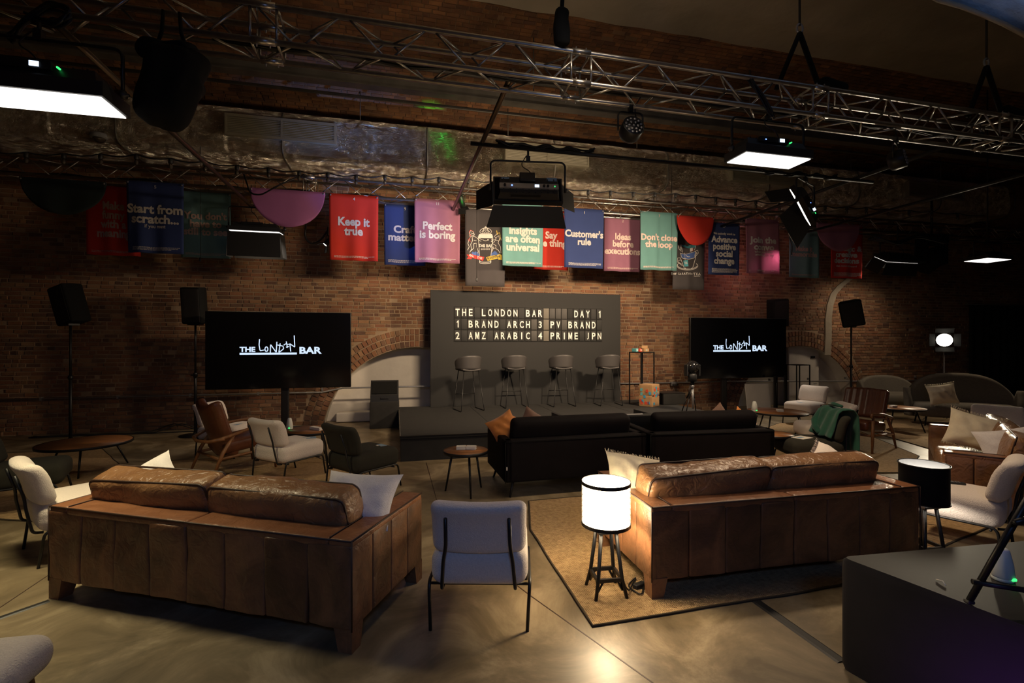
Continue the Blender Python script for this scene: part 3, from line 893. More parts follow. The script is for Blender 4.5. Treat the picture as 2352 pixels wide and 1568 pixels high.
# ================================================================== TRUSSES AND RIGGING
def truss(label, s0, s1, off, z, size=.29, pitch=.36, cr=.024, br=.010, joints=(), group='aluminium box trusses'):
    t = thing('truss', label, 'truss', WW(0, off, z), A, group)
    h = size
    cs = [(0, 0), (0, h), (h, 0), (h, h)]       # (y toward the wall, z up)
    for y, zz in cs:
        obj('chord', MB().tube([(s0, y, zz), (s1, y, zz)], cr, 10), M['alu'], t)
    n = 0
    faces = [((0, 0), (0, h)), ((h, 0), (h, h)), ((0, 0), (h, 0)), ((0, h), (h, h))]
    cnt = int((s1 - s0) / pitch)
    many = cnt * 4 > 290
    rest = MB()
    for i in range(cnt):
        a, b = s0 + i * pitch, s0 + (i + 1) * pitch
        for k, (p, q) in enumerate(faces):
            if (i + k) % 2: p, q = q, p
            m = MB().tube([(a + .03, *p), (b - .03, *q)], br, 6)
            obj('brace', m, M['alu'], t)
    for js in joints:
        m = MB()
        for y, zz in cs: m.tube([(js - .09, y, zz), (js + .09, y, zz)], cr * 1.3, 10)
        for x in (js - .10, js + .10):
            for p, q in faces: m.tube([(x, *p), (x, *q)], br * 1.2, 6)
        obj('connector', m, M['alu'], t)
        for y, zz in cs:
            for dx in (-.05, .05): obj('locking_pin', MB().tube([(js + dx, y, zz - .05), (js + dx, y, zz + .05)], .006, 6), M['pipe'], t)
    return t
T1OFF, T1Z = 6.27, 4.14
j = [sz(1335, 150, T1OFF)[0], sz(1885, 200, T1OFF)[0], sz(2310, 260, T1OFF)[0], sz(605, 60, T1OFF)[0]]
truss('big overhead box truss nearest the viewer, crossing the top of the room', -6.2, 9.2, T1OFF, T1Z, joints=j)
T2OFF, T2Z = 1.27, 4.36
truss('far box truss near the brick wall that carries the cloth banners', -9.5, 14.5, T2OFF, T2Z, pitch=.40, br=.008, joints=[-4.05, 6.2, .0])

def wtube(name, label, cat, a, b, r, mt, grp=None):
    t = tag(obj(name, MB().tube([Vector((0, 0, 0)), b - a], r, 10), mt, None, a), label, cat, grp)
    return t
def cross(px, py, label, mt, ext=.15, z=None):
    o1, o2 = T1OFF - .29, T2OFF + .0
    z = 4.24 if z is None else z
    d = F * (z - 1.7) / (784 - py)
    X = (px - 1176) / F * d
    # position along the wall of that point
    s_ = X * CA + (d - W0) * SA
    wtube('rigging_tube', label, 'pipe', WW(s_, o1 + ext, z), WW(s_, o2 - .1, z), .028, mt, 'tubes joining the two trusses')
    return s_
sA = cross(1165, 195, 'bronze tube from the centre of the near truss to the far truss', M['tubeb'], .2, 4.22)
sB = cross(210, 130, 'pale tube at the left joining near and far truss behind the black bag', M['tubeb'], .3, 4.08)
sC = cross(2220, 320, 'black tube on the right running back to the far truss beside the tilted panel', M['black'], .2, 4.23)
sD = cross(2352, 400, 'black tube at the far right reaching from the frame edge to the far truss', M['black'], 1.8, 4.20)
wtube('batten', 'black batten pipe across the middle carrying the centre and tilted panels', 'pipe', WW(sA - .15, 4.53, 4.19), WW(sC + .3, 4.53, 4.19), .026, M['black'])
# cable bundle lashed along the batten
def bundle(label, pts, r, n=5, mt='black'):
    t = None; m = MB()
    rr = random.Random(len(label))
    for k in range(n):
        q = [p + Vector((rr.uniform(-1, 1), rr.uniform(-1, 1), rr.uniform(-1, 1))) * r * 2.2 for p in pts]
        m.tube(bend(q, .12), r, 6)
    o = obj('cable_bundle', m, M[mt]); o['kind'] = 'stuff'; return tag(o, label, 'cables')
def along(s0, s1, off, z, n=9, sag=.03):
    return [WW(s0 + (s1 - s0) * i / (n - 1), off, z + sag * (-1 if i % 2 else 1)) for i in range(n)]
bundle('black cables lashed to the batten above the centre panel', along(sA + .2, sA + 1.5, 4.53, 4.23), .013, 7)
bundle('black cables lashed to the batten above the tilted panel', along(sC - 1.8, sC - .4, 4.53, 4.2), .013, 6)
bundle('black cables lying inside the near truss', along(-4, 9, T1OFF - .14, T1Z + .05, 26, .02), .011, 7)
bundle('black cables lying along the far truss', along(-9, 14, T2OFF - .1, T2Z + .05, 40, .02), .010, 5)

# slings that hang the near truss from the vault
def sling(px, py, label, bag=True):
    s_, z_ = sz(px, py, T1OFF - .12)
    t = thing('hoist_sling', label, 'sling', WW(s_, T1OFF - .14, T1Z), A, 'slings holding the near truss')
    top = prof(T1OFF) - T1Z - .10
    k = .95
    obj('strap', MB().tube([(-.30, 0, .30), (0, 0, k)], .028, 6), M['matte'], t)
    obj('strap', MB().tube([(.30, 0, .30), (0, 0, k)], .028, 6), M['matte'], t)
    obj('shackle', MB().tube([(.0 + .04 * cos(q), 0, k + .05 + .05 * sin(q)) for q in [i * pi / 5 for i in range(10)]], .012, 6, True), M['pipe'], t)
    obj('chain', MB().tube([(0, 0, k + .08), (0, 0, top)], .012, 6), M['black'], t)
    if bag:
        obj('chain_bag', MB().rbox((.45, 0, .42), (.36, .12, .13), .05, 3, RY(.15).to_3x3()), M['matte'], t)
sling(1840, 200, 'A-shaped black sling with a horizontal black bag over the lit right panel')
sling(2270, 260, 'A-shaped black sling at the right end of the near truss')
# black cover bag draped over the truss in the centre
s_, z_ = sz(1288, 60, T1OFF)
t = thing('cable_bag', 'narrow black cloth bag hanging on the near truss at top centre', 'bag', WW(s_, T1OFF + .03, T1Z), A)
def bagfn(p):
    return Vector((p.x * (1 + .8 * (0.5 - p.z) * .6) + .02 * noise.noise(p * 9), p.y + .02 * noise.noise(p * 7 + Vector((3, 0, 0))), p.z))
obj('pouch', MB().rbox((0, 0, .48), (.12, .10, .36), .05, 3, fn=bagfn), M['matte'], t)
obj('strap', MB().tube([(0, 0, .64), (.01, 0, .8), (-.01, 0, .95)], .02, 6), M['matte'], t)
obj('hook', MB().lathe([(.02, 0), (.045, .03), (.03, .08), (.01, .1)], (0, 0, .78), 10), M['black'], t)
obj('sling_rope', MB().tube([(0, 0, .95), (0, 0, prof(T1OFF) - T1Z - .1)], .010, 6), M['black'], t)
# the big lumpy black chain bag on the left
c = AT(392, 205, 3.72)
t = thing('chain_bag', 'large lumpy black cloth chain bag hanging under the truss at left', 'bag', c, A)
def lump(p):
    n_ = noise.noise(p * 4.5) * .07 + noise.noise(p * 11) * .02
    k = 1.0 - .28 * max(0, -p.z / .33) + .1 * max(0, p.z / .33)
    sh = .05 * sin(p.z * 9)
    return Vector(((p.x) * k * (1 + n_ * 2) + sh + n_ * .6, p.y * k * (1 + n_ * 2), p.z + n_ * .8))
obj('pouch', MB().rbox((0, 0, 0), (.42, .30, .62), .14, 6, fn=lump, mid=10), M['matte'], t)
obj('gathered_top', MB().rbox((-.02, 0, .30), (.36, .22, .12), .05, 4, fn=lump, mid=8), M['matte'], t)
for sx in (-.10, .12): obj('strap', MB().tube([(sx, 0, .30), (sx * .6, 0, .44), (sx * .5, 0, .60)], .014, 6), M['matte'], t)

# PAR cans with LED cells
def par_can(label, pos, yaw, tilt, r=.115, hang=.25):
    t = thing('par_light', label, 'spotlight', pos, yaw, 'LED par cans')
    T = RX(tilt)
    m = MB().lathe([(r * .55, .0), (r * .9, .02), (r, .06), (r, .17), (r * .96, .175), (r * .90, .165)], (0, 0, 0), 22).xf(T @ TR(0, 0, -.08)); obj('housing', m, M['black'], t)
    obj('lens_plate', MB().lathe([(r * .9, 0), (r * .9, .006)], (0, 0, .08), 22).xf(T), M['blackp'], t)
    g = MB()
    cells = [(0, 0)] + [(cos(i * pi / 3) * r * .4, sin(i * pi / 3) * r * .4) for i in range(6)] + [(cos(i * pi / 6 + .26) * r * .72, sin(i * pi / 6 + .26) * r * .72) for i in range(12)]
    for x, y in cells:
        m = MB().lathe([(.013, 0), (.013, .008), (.007, .012)], (x, y, .086), 10).xf(T)
        obj('led_cell', m, M['pipe'], t)
    y = MB().tube(bend([(-r - .02, 0, 0), (-r - .02, 0, r * 1.7), (r + .02, 0, r * 1.7), (r + .02, 0, 0)], .05), .010, 6); obj('yoke', y, M['black'], t)
    obj('clamp', MB().box((0, 0, r * 1.7 + .04), (.04, .05, .07)).tube([(0, 0, r * 1.7), (0, 0, r * 1.7 + hang)], .012, 6), M['black'], t)
    obj('power_cable', MB().tube(bend([(.05, .06, 0), (.12, .08, .12), (.05, .03, .26), (.16, .02, .44)], .1), .007, 6), M['black'], t)
par_can('round LED par can hanging from the near truss right of centre', AT(1448, 302, 5.0), radians(10), radians(72))
par_can('round LED par can beside the black tube at upper right', AT(2058, 368, 5.82), radians(40), radians(80))

# small barrel spots
def spot(label, pos, yaw, tilt, power=0, lit=False, col=(1, .86, .7), r=.05, L_=.16, target_spread=70):
    t = thing('barrel_spot', label, 'spotlight', pos, yaw, 'small barrel spots on the far truss')
    T = RX(tilt)
    obj('barrel', MB().lathe([(r * .6, L_ / 2), (r * .9, L_ / 2 - .02), (r, -L_ / 2), (r * .92, -L_ / 2), (r * .9, -L_ / 2 + .03)], (0, 0, 0), 16).xf(T), M['black'], t)
    obj('lens', MB().lathe([(r * .88, 0), (r * .88, .004)], (0, 0, -L_ / 2 + .02), 16).xf(T), M['fresnel'] if lit else M['glass'], t)
    for k in range(2):
        a_ = .6 if k else -.6
        mm = MB().box((0, (1 if k else -1) * r * 1.5, -L_ / 2 - .05), (r * 2.6, .004, .11), RX(a_).to_3x3()).xf(T)
        obj('barn_door', mm, M['matte'], t)
    obj('yoke', MB().tube(bend([(-r - .015, 0, 0), (-r - .015, 0, .12), (r + .015, 0, .12), (r + .015, 0, 0)], .03), .007, 6), M['black'], t)
    obj('clamp', MB().tube([(0, 0, .12), (0, 0, .28)], .012, 6), M['black'], t)
    if power:
        p = T @ Vector((0, 0, -L_ / 2 - .01))
        l = bpy.data.lights.new('spot_light', 'AREA'); l.shape = 'DISK'; l.size = r * 1.6; l.energy = power; l.color = col; l.spread = radians(target_spread)
        o = bpy.data.objects.new('spot_light', l); COL.objects.link(o); o.parent = t; o.location = p; o.rotation_euler = T.to_euler()
    return t
s1_, z1_ = sz(1768, 578, 1.0)
spot('small barrel spot burning bright behind the pink banner on the right', WW(s1_, 1.0, z1_ + .04), A - radians(28), radians(-40), 38, True, r=.07, target_spread=100)
s2_, z2_ = sz(752, 556, 1.0)
spot('small barrel spot half hidden behind the red banner', WW(s2_, 1.0, z2_), A - radians(60), radians(-40), 3, True, target_spread=100)
s3_, z3_ = sz(1060, 462, 1.6)
spot('small black barrel spot hanging beside the pink banner in the centre', WW(s3_, 1.6, z3_), A - radians(30), radians(35), 0, False, r=.055, L_=.22)
def uplight(label, pos, target, power, col, spread):
    d = (target - pos).normalized()
    t = spot(label, pos, atan2(d.y, d.x) - pi / 2, math.acos(-d.z), power, False, col, .05, .16, spread)
    t['group'] = 'floor uplights'
    return t
a_ = sz(850, 388, 1.0); uplight('small blue floor uplight hidden behind the left black sofa', Vector((.55, 6.75, .10)), WW(a_[0], 1.0, a_[1]), 9, (.12, .32, 1), 26)
a_ = sz(1012, 315, 1.0); uplight('small green floor uplight hidden behind the left black sofa', Vector((.95, 6.85, .10)), WW(a_[0], 1.0, a_[1]), 1.1, (.02, 1, .08), 5)
# dark moving head and drape mass at the right
t = thing('moving_head', 'bulky dark moving head light behind the barn door panel at right', 'spotlight', AT(2140, 588, 11.9), A)
t.scale = (1.3, 1.3, 1.3)
obj('base', MB().rbox((0, 0, .30), (.42, .34, .16), .03, 3), M['matte'], t)
obj('arm', MB().rbox((-.24, 0, .05), (.07, .22, .42), .03, 3), M['matte'], t)
obj('arm', MB().rbox((.24, 0, .05), (.07, .22, .42), .03, 3), M['matte'], t)
obj('head', MB().lathe([(.12, -.26), (.17, -.22), (.19, 0), (.16, .16), (.10, .2)], (0, 0, -.06), 20, RX(.9)), M['matte'], t)
obj('clamp', MB().tube([(0, 0, .38), (0, 0, 1.1)], .02, 6), M['black'], t)
bundle('looped black cables over the panel at right', [AT(2000, 545, 9.3), AT(2060, 560, 9.3), AT(2110, 540, 9.3), AT(2170, 560, 9.3)], .016, 6)
bundle('looped cables feeding the big left panel', [AT(60, 40, 3.5), AT(130, 60, 3.5), AT(170, 30, 3.5), AT(120, 10, 3.5), AT(60, 55, 3.5), AT(20, 90, 3.5)], .011, 6)
bundle('cables looping from the near truss to the lit right panel', [AT(1720, 175, 5.0), AT(1745, 215, 5.0), AT(1770, 255, 5.0), AT(1775, 270, 5.0)], .010, 5)
def loop_cable(label, pts, r=.010):
    tag(obj('cable', MB().tube(bend(pts, .3, 8), r, 6), M['black']), label, 'cable')
loop_cable('thick black cable looping below the violet cloth to the red banner', [AT(703, 515, 9), AT(700, 545, 9), AT(715, 562, 9), AT(737, 552, 9), AT(752, 530, 9)], .018)
loop_cable('black cable sagging across the far truss above the violet cloth', [AT(560, 400, 8.2), AT(575, 445, 8.2), AT(600, 448, 8.2), AT(640, 425, 8.2), AT(700, 400, 8.4)], .014)
loop_cable('black cable hanging past the teal banner at right', [AT(1816, 500, 10.5), AT(1812, 545, 10.5), AT(1820, 565, 10.5), AT(1818, 585, 10.5)], .012)
# thin drop wires with small weights
for px, y0, y1, off, lb in ((1095, 430, 638, 1.6, 'thin black wire hanging in front of the charcoal crest banner'), (1543, 385, 625, 1.7, 'thin black wire hanging in front of the second mint banner'), (460, 335, 592, 1.12, 'thin dark wire hanging in front of the dim teal banner')):
    a, z0 = sz(px, y0, off); _, z1 = sz(px, y1, off)
    t = thing('drop_wire', lb, 'wire', WW(a, off, z1), A, 'thin wires with weights')
    obj('wire', MB().tube([(0, 0, 0), (0, 0, z0 - z1)], .004, 6), M['black'], t)
    obj('weight', MB().rbox((0, 0, -.03), (.03, .03, .07), .008, 2), M['black'], t)
# dome camera on the duct
t = thing('dome_camera', 'white dome camera under the duct at upper left', 'camera', AT(228, 318, 8.15))
t.scale = (1.25, 1.25, 1.25)
obj('mount', MB().lathe([(.10, 0), (.10, .05), (.09, .06)], (0, 0, 0), 18), M['shadewhite'], t)
obj('dome', MB().lathe([(.02, -.055), (.05, -.045), (.07, -.02), (.075, 0)], (0, 0, 0), 18), M['glass'], t)
obj('stem', MB().tube([(0, 0, .05), (0, 0, .5)], .015, 6), M['steel'], t)

# festoon of unlit bulbs
t = thing('festoon_lights', 'black string of unlit bulbs strung below the foil duct', 'string lights', (0, 0, 0))
fp = [(60, 357), (146, 360), (231, 361), (313, 362), (392, 372), (471, 378), (544, 387), (617, 393), (687, 400), (753, 404), (818, 410), (884, 410), (947, 414), (1008, 415), (1075, 419), (1145, 424), (1215, 430), (1285, 437), (1351, 444), (1402, 446), (1454, 449), (1504, 450), (1552, 452), (1598, 455), (1644, 460), (1689, 464), (1736, 468), (1790, 474), (1845, 478), (1895, 480), (1945, 482), (1990, 484), (2040, 487), (2088, 490), (2140, 493), (2200, 497)]
pp = [WW(*(lambda q: (q[0], 1.95, q[1]))(sz(x, y - 8, 1.95))) for x, y in [(-30, 352)] + fp + [(2260, 502)]]
cpts = []
for a, b in zip(pp, pp[1:]):
    for i in range(4):
        f = i / 4; q = a.lerp(b, f); q.z -= .04 * sin(pi * f); cpts.append(q)
cpts.append(pp[-1])
obj('cable', MB().tube(cpts, .010, 6), M['black'], t)
for p in pp[1:-1]:
    so = obj('socket', MB().lathe([(.018, 0), (.030, -.01), (.030, -.07), (.022, -.085)], p, 12), M['blackp'], t)
    obj('bulb', MB().lathe([(.014, -.085), (.026, -.11), (.030, -.13), (.022, -.155), (.006, -.165)], p, 12), M['glass'], so)
# ================================================================== BANNERS
def banner(label, x0, x1, y0, y1, off, mt, lines=None, tmat=None, size=.17, fw=.8, cy=None, num=None, foot=0, sub=None, half=False, seed=0, group='printed cloth banners', skew=0, sub_y=None, spill=1.0):
    sa, z0 = sz(x0, y0, off); sb, _ = sz(x1, y0, off)
    zb = sz((x0 + x1) / 2, y1, off)[1]; zt = sz((x0 + x1) / 2, y0, off)[1]
    wd = sb - sa; h = zt - zb
    t = thing('banner' if not half else 'half_round_banner', label, 'banner', WW((sa + sb) / 2, off, zt), A, group)
    rr = random.Random(seed)
    ph, fq = rr.random() * 6, rr.uniform(1.3, 2.4)
    def wave(x, v):
        return (.018 * sin(x / wd * pi * 2 * fq + ph) + .010 * sin(x / wd * pi * 5.3 + ph * 2)) * (.15 + v) + .02 * v * v
    if half:
        fn = lambda u, v: (lambda x: Vector((x, wave(x, v) * .5, -v * h * sqrt(max(0.0004, 1 - (2 * x / wd) ** 2 * .995)))))((u - .5) * wd)
        obj('cloth', MB().sheet(fn, 40, 8, True, .003), mt, t)
    else:
        fn = lambda u, v: Vector(((u - .5) * wd * (1 - .02 * v) + skew * v, wave((u - .5) * wd, v), -v * h))
        obj('cloth', MB().sheet(fn, 22, 14, True, .003), mt, t)
    for sx in (-1, 1): obj('eyelet', MB().lathe([(.014, 0), (.014, .006)], (sx * (wd / 2 - .025), -.012, -.03), 10, RX(pi / 2)), M['pipe'], t)
    obj('hem_rod', MB().tube([(-wd / 2, .006, -.004), (wd / 2, .006, -.004)], .007, 6), M['pipe'], t)
    for sx in (-1, 1): obj('tie', MB().tube([(sx * (wd / 2 - .025), -.012, -.03), (sx * (wd / 2 - .025), .012, .02), (sx * (wd / 2 - .025), .03, .05)], .004, 5), M['black'], t)
    def on_cloth(me, dy=.006):
        for v in me.vertices:
            x, y, z = v.co
            vv = min(1, max(0, -z / h))
            v.co.y = wave(x - skew * vv, vv) - .0095 + y
            v.co.x += skew * vv
    def put(txt, sz_, width, zc, name='lettering', bold=.036, tm=None):
        me = text_mesh(txt, sz_, bold=bold, width=width, line=.82)
        for v in me.vertices: v.co.z += -zc
        on_cloth(me)
        me.materials.append(tm or tmat)
        return obj(name, me, None, t)
    if lines:
        zc = (cy - y0) / (y1 - y0) * h
        put(lines, size, wd * fw, zc)
    if num: put(num, .075, None, .085, 'number', .01)
    if sub: put(sub[0], sub[1], wd * sub[2], (sub[3] - y0) / (y1 - y0) * h, 'small_print', .01)
    if foot:
        m = MB()
        rr2 = random.Random(seed + 5)
        for k in range(foot):
            zz = -h + .035 + .02 * (foot - k)
            x = -wd * .4; xe = wd * (.4 if k < foot - 1 else .28)
            while x < xe:
                l_ = rr2.uniform(.012, .05)
                m.box((x + l_ / 2, 0, zz), (l_, .0015, .009)); x += l_ + .007
        me = m.mesh('small_print', tmat)
        on_cloth(me)
        obj('small_print', me, None, t)
    return t, wd, h, off, (sa + sb) / 2, zt, on_cloth, wave
N1, N2, N3 = 1.31, .98, 1.40
banner('very dark half-round cloth at the far left end of the banner row', 44, 244, 412, 492, N3, M['b_dark'], half=True, seed=1)
banner('dim coral-pink banner half hidden behind the dark half-round cloth', 198, 322, 424, 586, N2, M['b_red'], 'Make\nfunny\nwith a\nmeaning', M['t_tan'], .19, .62, 505, foot=2, seed=2)
banner('dark navy banner reading Start from scratch', 290, 422, 418, 581, N1, M['b_navy'], 'Start from\nscratch...', M['t_grey'], .20, .97, 493, '5', 3, ('if you must', .08, .36, 520), seed=3)
banner('dim teal banner whose words are hard to read, left of the slit-lit panel', 414, 531, 441, 592, N2, M['b_teal'], "You don't\nhave to\nstill to see", M['t_tan'], .17, .86, 515, foot=2, seed=4)
banner('large violet half-round cloth left of the first red banner', 574, 747, 436, 521, N3, M['b_violet'], half=True, seed=5)
banner('red banner reading Keep it true', 756, 869, 447, 598, N1, M['b_red'], 'Keep it\ntrue', M['t_grey'], .21, .64, 521, '4', 2, seed=6)
banner('navy banner reading Craft matters, tucked behind a pink one', 882, 978, 470, 609, N2, M['b_navy'], 'Craft\nmatters', M['t_grey'], .19, .80, 537, '9', 3, seed=7)
banner('pink banner reading Perfect is boring', 952, 1057, 458, 603, N1, M['b_pink'], 'Perfect\nis boring', M['t_grey'], .20, .78, 530, '11', 2, seed=8)
crest = banner('tall charcoal banner with a crest of lion, cup and unicorn', 1068, 1161, 480, 657, N2, M['b_black'], seed=9)
banner('mint banner reading Human insights are often universal', 1153, 1248, 466, 611, N1, M['b_mint'], 'Human\ninsights\nare often\nuniversal', M['t_pink'], .20, .84, 540, None, 2, seed=10)
banner('red banner reading Say the thing, behind its two neighbours', 1224, 1307, 482, 619, N2, M['b_red'], 'Say\nthe thing', M['t_pink'], .20, .86, 550, None, 2, seed=11)
banner("navy banner reading Customer's rule", 1296, 1387, 479, 615, N1, M['b_navy'], "Customer's\nrule", M['t_grey'], .19, .97, 547, '1', 3, seed=12)
banner('pink banner reading Ideas before executions', 1388, 1472, 499, 623, N2, M['b_pink'], 'Ideas\nbefore\nexecutions', M['t_pink'], .19, .96, 561, '2', 2, seed=13)
banner("mint banner reading Don't close the loop", 1471, 1557, 487, 620, N1, M['b_mint'], "Don't close\nthe loop", M['t_pink'], .18, .96, 554, '7', 2, seed=14)
tea = banner('tall charcoal banner with stacked teacups and white handwriting', 1546, 1619, 498, 665, N2, M['b_black'], seed=15)
banner('bright red half-round cloth over the teacup banner', 1555, 1641, 497, 563, N3, M['b_red'], half=True, seed=16)
banner('navy banner reading Advance positive social change', 1627, 1699, 512, 631, N1, M['b_navy'], 'Advance\npositive\nsocial\nchange', M['t_white'], .19, .84, 575, '17', 5, ('We actively work to', .07, .70, 537), seed=17)
banner('pink banner reading Join the convo, lit hard from below', 1712, 1789, 503, 628, N1, M['b_pink'], 'Join the\nconvo', M['t_grey'], .19, .78, 560, None, 2, ('when you have\nsomething to say', .08, .6, 582), seed=18, skew=.05)
banner('dim teal banner right of the hard-lit pink one', 1812, 1881, 522, 637, N2, M['b_teal'], 'Make it\nmemorable', M['t_tan'], .16, .86, 578, None, 2, seed=19)
banner('red banner reading strategic and creative decisions', 1908, 1981, 514, 639, N2, M['b_red'], 'Strategic &\ncreative\ndecisions', M['t_grey'], .18, .92, 585, None, 5, ('that move us forward', .06, .62, 611), seed=20)
banner('dusky pink half-round cloth over the right red banner', 1876, 1976, 514, 577, N3, M['b_pink'], half=True, seed=21)

# drawings on the two charcoal banners
def drawer(info, X0, Y0, k):
    t, wd, h, off, sc_, zt, oncl, wave = info
    def P(X, Y):
        s_, z_ = sz(X0 + X / k, Y0 + Y / k, off)
        return (s_ - sc_, z_ - zt)
    def stroke(name, lines, w, mt):
        m = MB()
        for ln in lines: m.ribbon([P(*p) for p in ln], w)
        me = m.mesh(name, M[mt]); oncl(me); obj(name, me, None, t)
    def fill(name, pts, mt):
        me = MB().poly_xz([P(*p) for p in pts]).mesh(name, M[mt]); oncl(me); obj(name, me, None, t)
    def word(name, txt, c, hgt, width, mt, bold=.02, shear=0, rot=0):
        me = text_mesh(txt, hgt, bold=bold, width=width, font_shear=shear)
        cx, cz = P(*c)
        for v in me.vertices:
            x, z = v.co.x, v.co.z
            v.co.x = cx + x * cos(rot) - z * sin(rot); v.co.z = cz + z * cos(rot) + x * sin(rot)
        me.materials.append(M[mt]); oncl(me); 
        for v in me.vertices: v.co.y -= .003
        obj(name, me, None, t)
    return stroke, fill, word
stroke, fill, word = drawer(crest, 1050, 470, 7.84)
arcp = lambda cx, cy, rx, ry, a0, a1, n=12: [(cx + rx * cos(radians(a0 + (a1 - a0) * i / n)), cy - ry * sin(radians(a0 + (a1 - a0) * i / n))) for i in range(n + 1)]
W_ = .010
stroke('crown', [arcp(512, 495, 105, 75, 12, 168), arcp(512, 500, 70, 45, 10, 170), arcp(512, 500, 45, 90, 20, 160), [(408, 488), (425, 520), (600, 520), (616, 488)], arcp(512, 412, 14, 16, 0, 360), [(460, 515), (465, 480), (500, 510), (512, 475), (530, 510), (560, 480), (568, 515)]], W_, 't_white')
fill('cup_lid', [(398, 528), (625, 528), (640, 570), (640, 605), (380, 598), (382, 560)], 't_white')
stroke('cup_outline', [[(385, 600), (408, 990)], [(640, 605), (600, 990)], arcp(508, 1040, 100, 22, 180, 360), arcp(508, 1015, 104, 20, 180, 360), [(408, 1000), (408, 1040)], [(605, 1000), (605, 1040)]], W_, 't_white')
stroke('smile', [arcp(510, 590, 60, 62, 215, 325), [(545, 628), (562, 626), (560, 645)]], .010, 't_white')
word('lettering', 'THE BAR', (512, 742), .085, .29, 't_white', .03)
stroke('lettering_rule', [[(408, 750), (492, 750)]], .008, 't_white')
stroke('stars', [arcp(440 + i * 28, 800, 9, 9, 0, 300, 6) for i in range(6)], .008, 't_white')
stroke('lion', [[(235, 590), (215, 520), (240, 470), (290, 490), (310, 540), (290, 580), (245, 570)], [(240, 510), (300, 530)], [(235, 540), (290, 560)], [(270, 590), (275, 650), (240, 720), (260, 800), (225, 860)], [(310, 570), (360, 600), (350, 650), (300, 640)], [(300, 700), (350, 690), (350, 760), (380, 830), (375, 880)], [(300, 700), (300, 780), (250, 830)], [(215, 620), (190, 700), (215, 760), (185, 820)], [(360, 600), (400, 640), (430, 660)], [(370, 580), (410, 610), (440, 630)]], .009, 't_white')
stroke('lion_mane', [[(230, 600), (200, 640), (235, 660)], [(215, 500), (235, 460), (285, 485)], [(220, 540), (240, 560)]], .013, 'p_red')
stroke('unicorn', [[(720, 520), (665, 575), (690, 600), (745, 560), (760, 620), (735, 690), (780, 760), (790, 870)], [(640, 640), (700, 620), (660, 680), (610, 660)], [(630, 700), (700, 740), (690, 790), (740, 820), (770, 870)], [(640, 800), (680, 780)], [(765, 560), (800, 640)], [(700, 600), (690, 640), (740, 650)], [(620, 620), (640, 700)], [(650, 760), (630, 840)]], .009, 't_white')
stroke('horn', [[(708, 470), (722, 540)], [(720, 520), (765, 505), (775, 560)], [(780, 580), (770, 640)]], .013, 'p_yellow')
fill('cloud', [(255, 880), (275, 845), (310, 860), (330, 840), (365, 850), (380, 880), (405, 880), (405, 925), (270, 900)], 'p_blue')
fill('cloud', [(612, 920), (615, 870), (645, 860), (670, 835), (705, 850), (720, 880), (760, 885), (740, 900)], 'p_blue')
fill('ribbon', [(168, 900), (220, 905), (230, 885), (380, 920), (490, 940), (465, 1010), (370, 980), (262, 955), (255, 980), (175, 975), (200, 940)], 'p_red')
fill('ribbon', [(520, 945), (650, 915), (765, 893), (808, 905), (812, 995), (740, 990), (738, 965), (650, 990), (548, 1010)], 'p_yellow')
word('lettering', 'RAISE THE', (335, 940), .062, .27, 't_white', .02, 0, -.20)
word('lettering', 'BLOODY BAR', (660, 950), .062, .27, 'b_black', .03, 0, .20)
stroke, fill, word = drawer(tea, 1530, 480, 7.84)
fill('tea', [(268, 650), (440, 652), (560, 625), (520, 690), (400, 710), (310, 685)], 'p_teal')
fill('cup_band', [(265, 810), (350, 815), (440, 790), (525, 760), (515, 870), (400, 900), (275, 875)], 'p_blue')
stroke('teacups', [[(265, 640), (290, 780)], [(540, 650), (515, 735)], [(255, 790), (275, 870), (305, 890), (400, 905), (510, 880), (535, 760), (440, 790), (350, 815), (255, 800)], [(520, 760), (570, 740), (580, 790), (520, 870)], [(530, 790), (555, 780), (525, 850)], [(255, 880), (320, 1060)], [(540, 860), (485, 1060)], [(250, 880), (205, 880), (200, 950), (290, 1020)], [(255, 920), (225, 920), (230, 960), (275, 990)], [(215, 650), (230, 720), (270, 760)], [(245, 650), (262, 730)], [(480, 1062), (330, 1064)], arcp(385, 1020, 190, 78, 150, 390, 20), arcp(385, 1010, 180, 70, 185, 345, 16)], .011, 't_white')
stroke('smile', [arcp(400, 800, 62, 62, 210, 325), [(440, 838), (462, 836), (460, 862)]], .011, 't_white')
fill('tea_tag', [(305, 928), (380, 920), (392, 1032), (318, 1035)], 'p_teal')
word('lettering', 'TEA', (348, 975), .07, .07, 't_white', .02, 0, .1)
stroke('tag_string', [[(325, 790), (335, 925)]], .006, 't_white')
fill('flag_tag', [(420, 660), (490, 645), (485, 750), (425, 770)], 't_white')
stroke('flag_cross', [[(455, 655), (455, 760)], [(425, 710), (488, 700)], [(428, 668), (486, 748)], [(484, 658), (428, 760)]], .018, 'p_red')
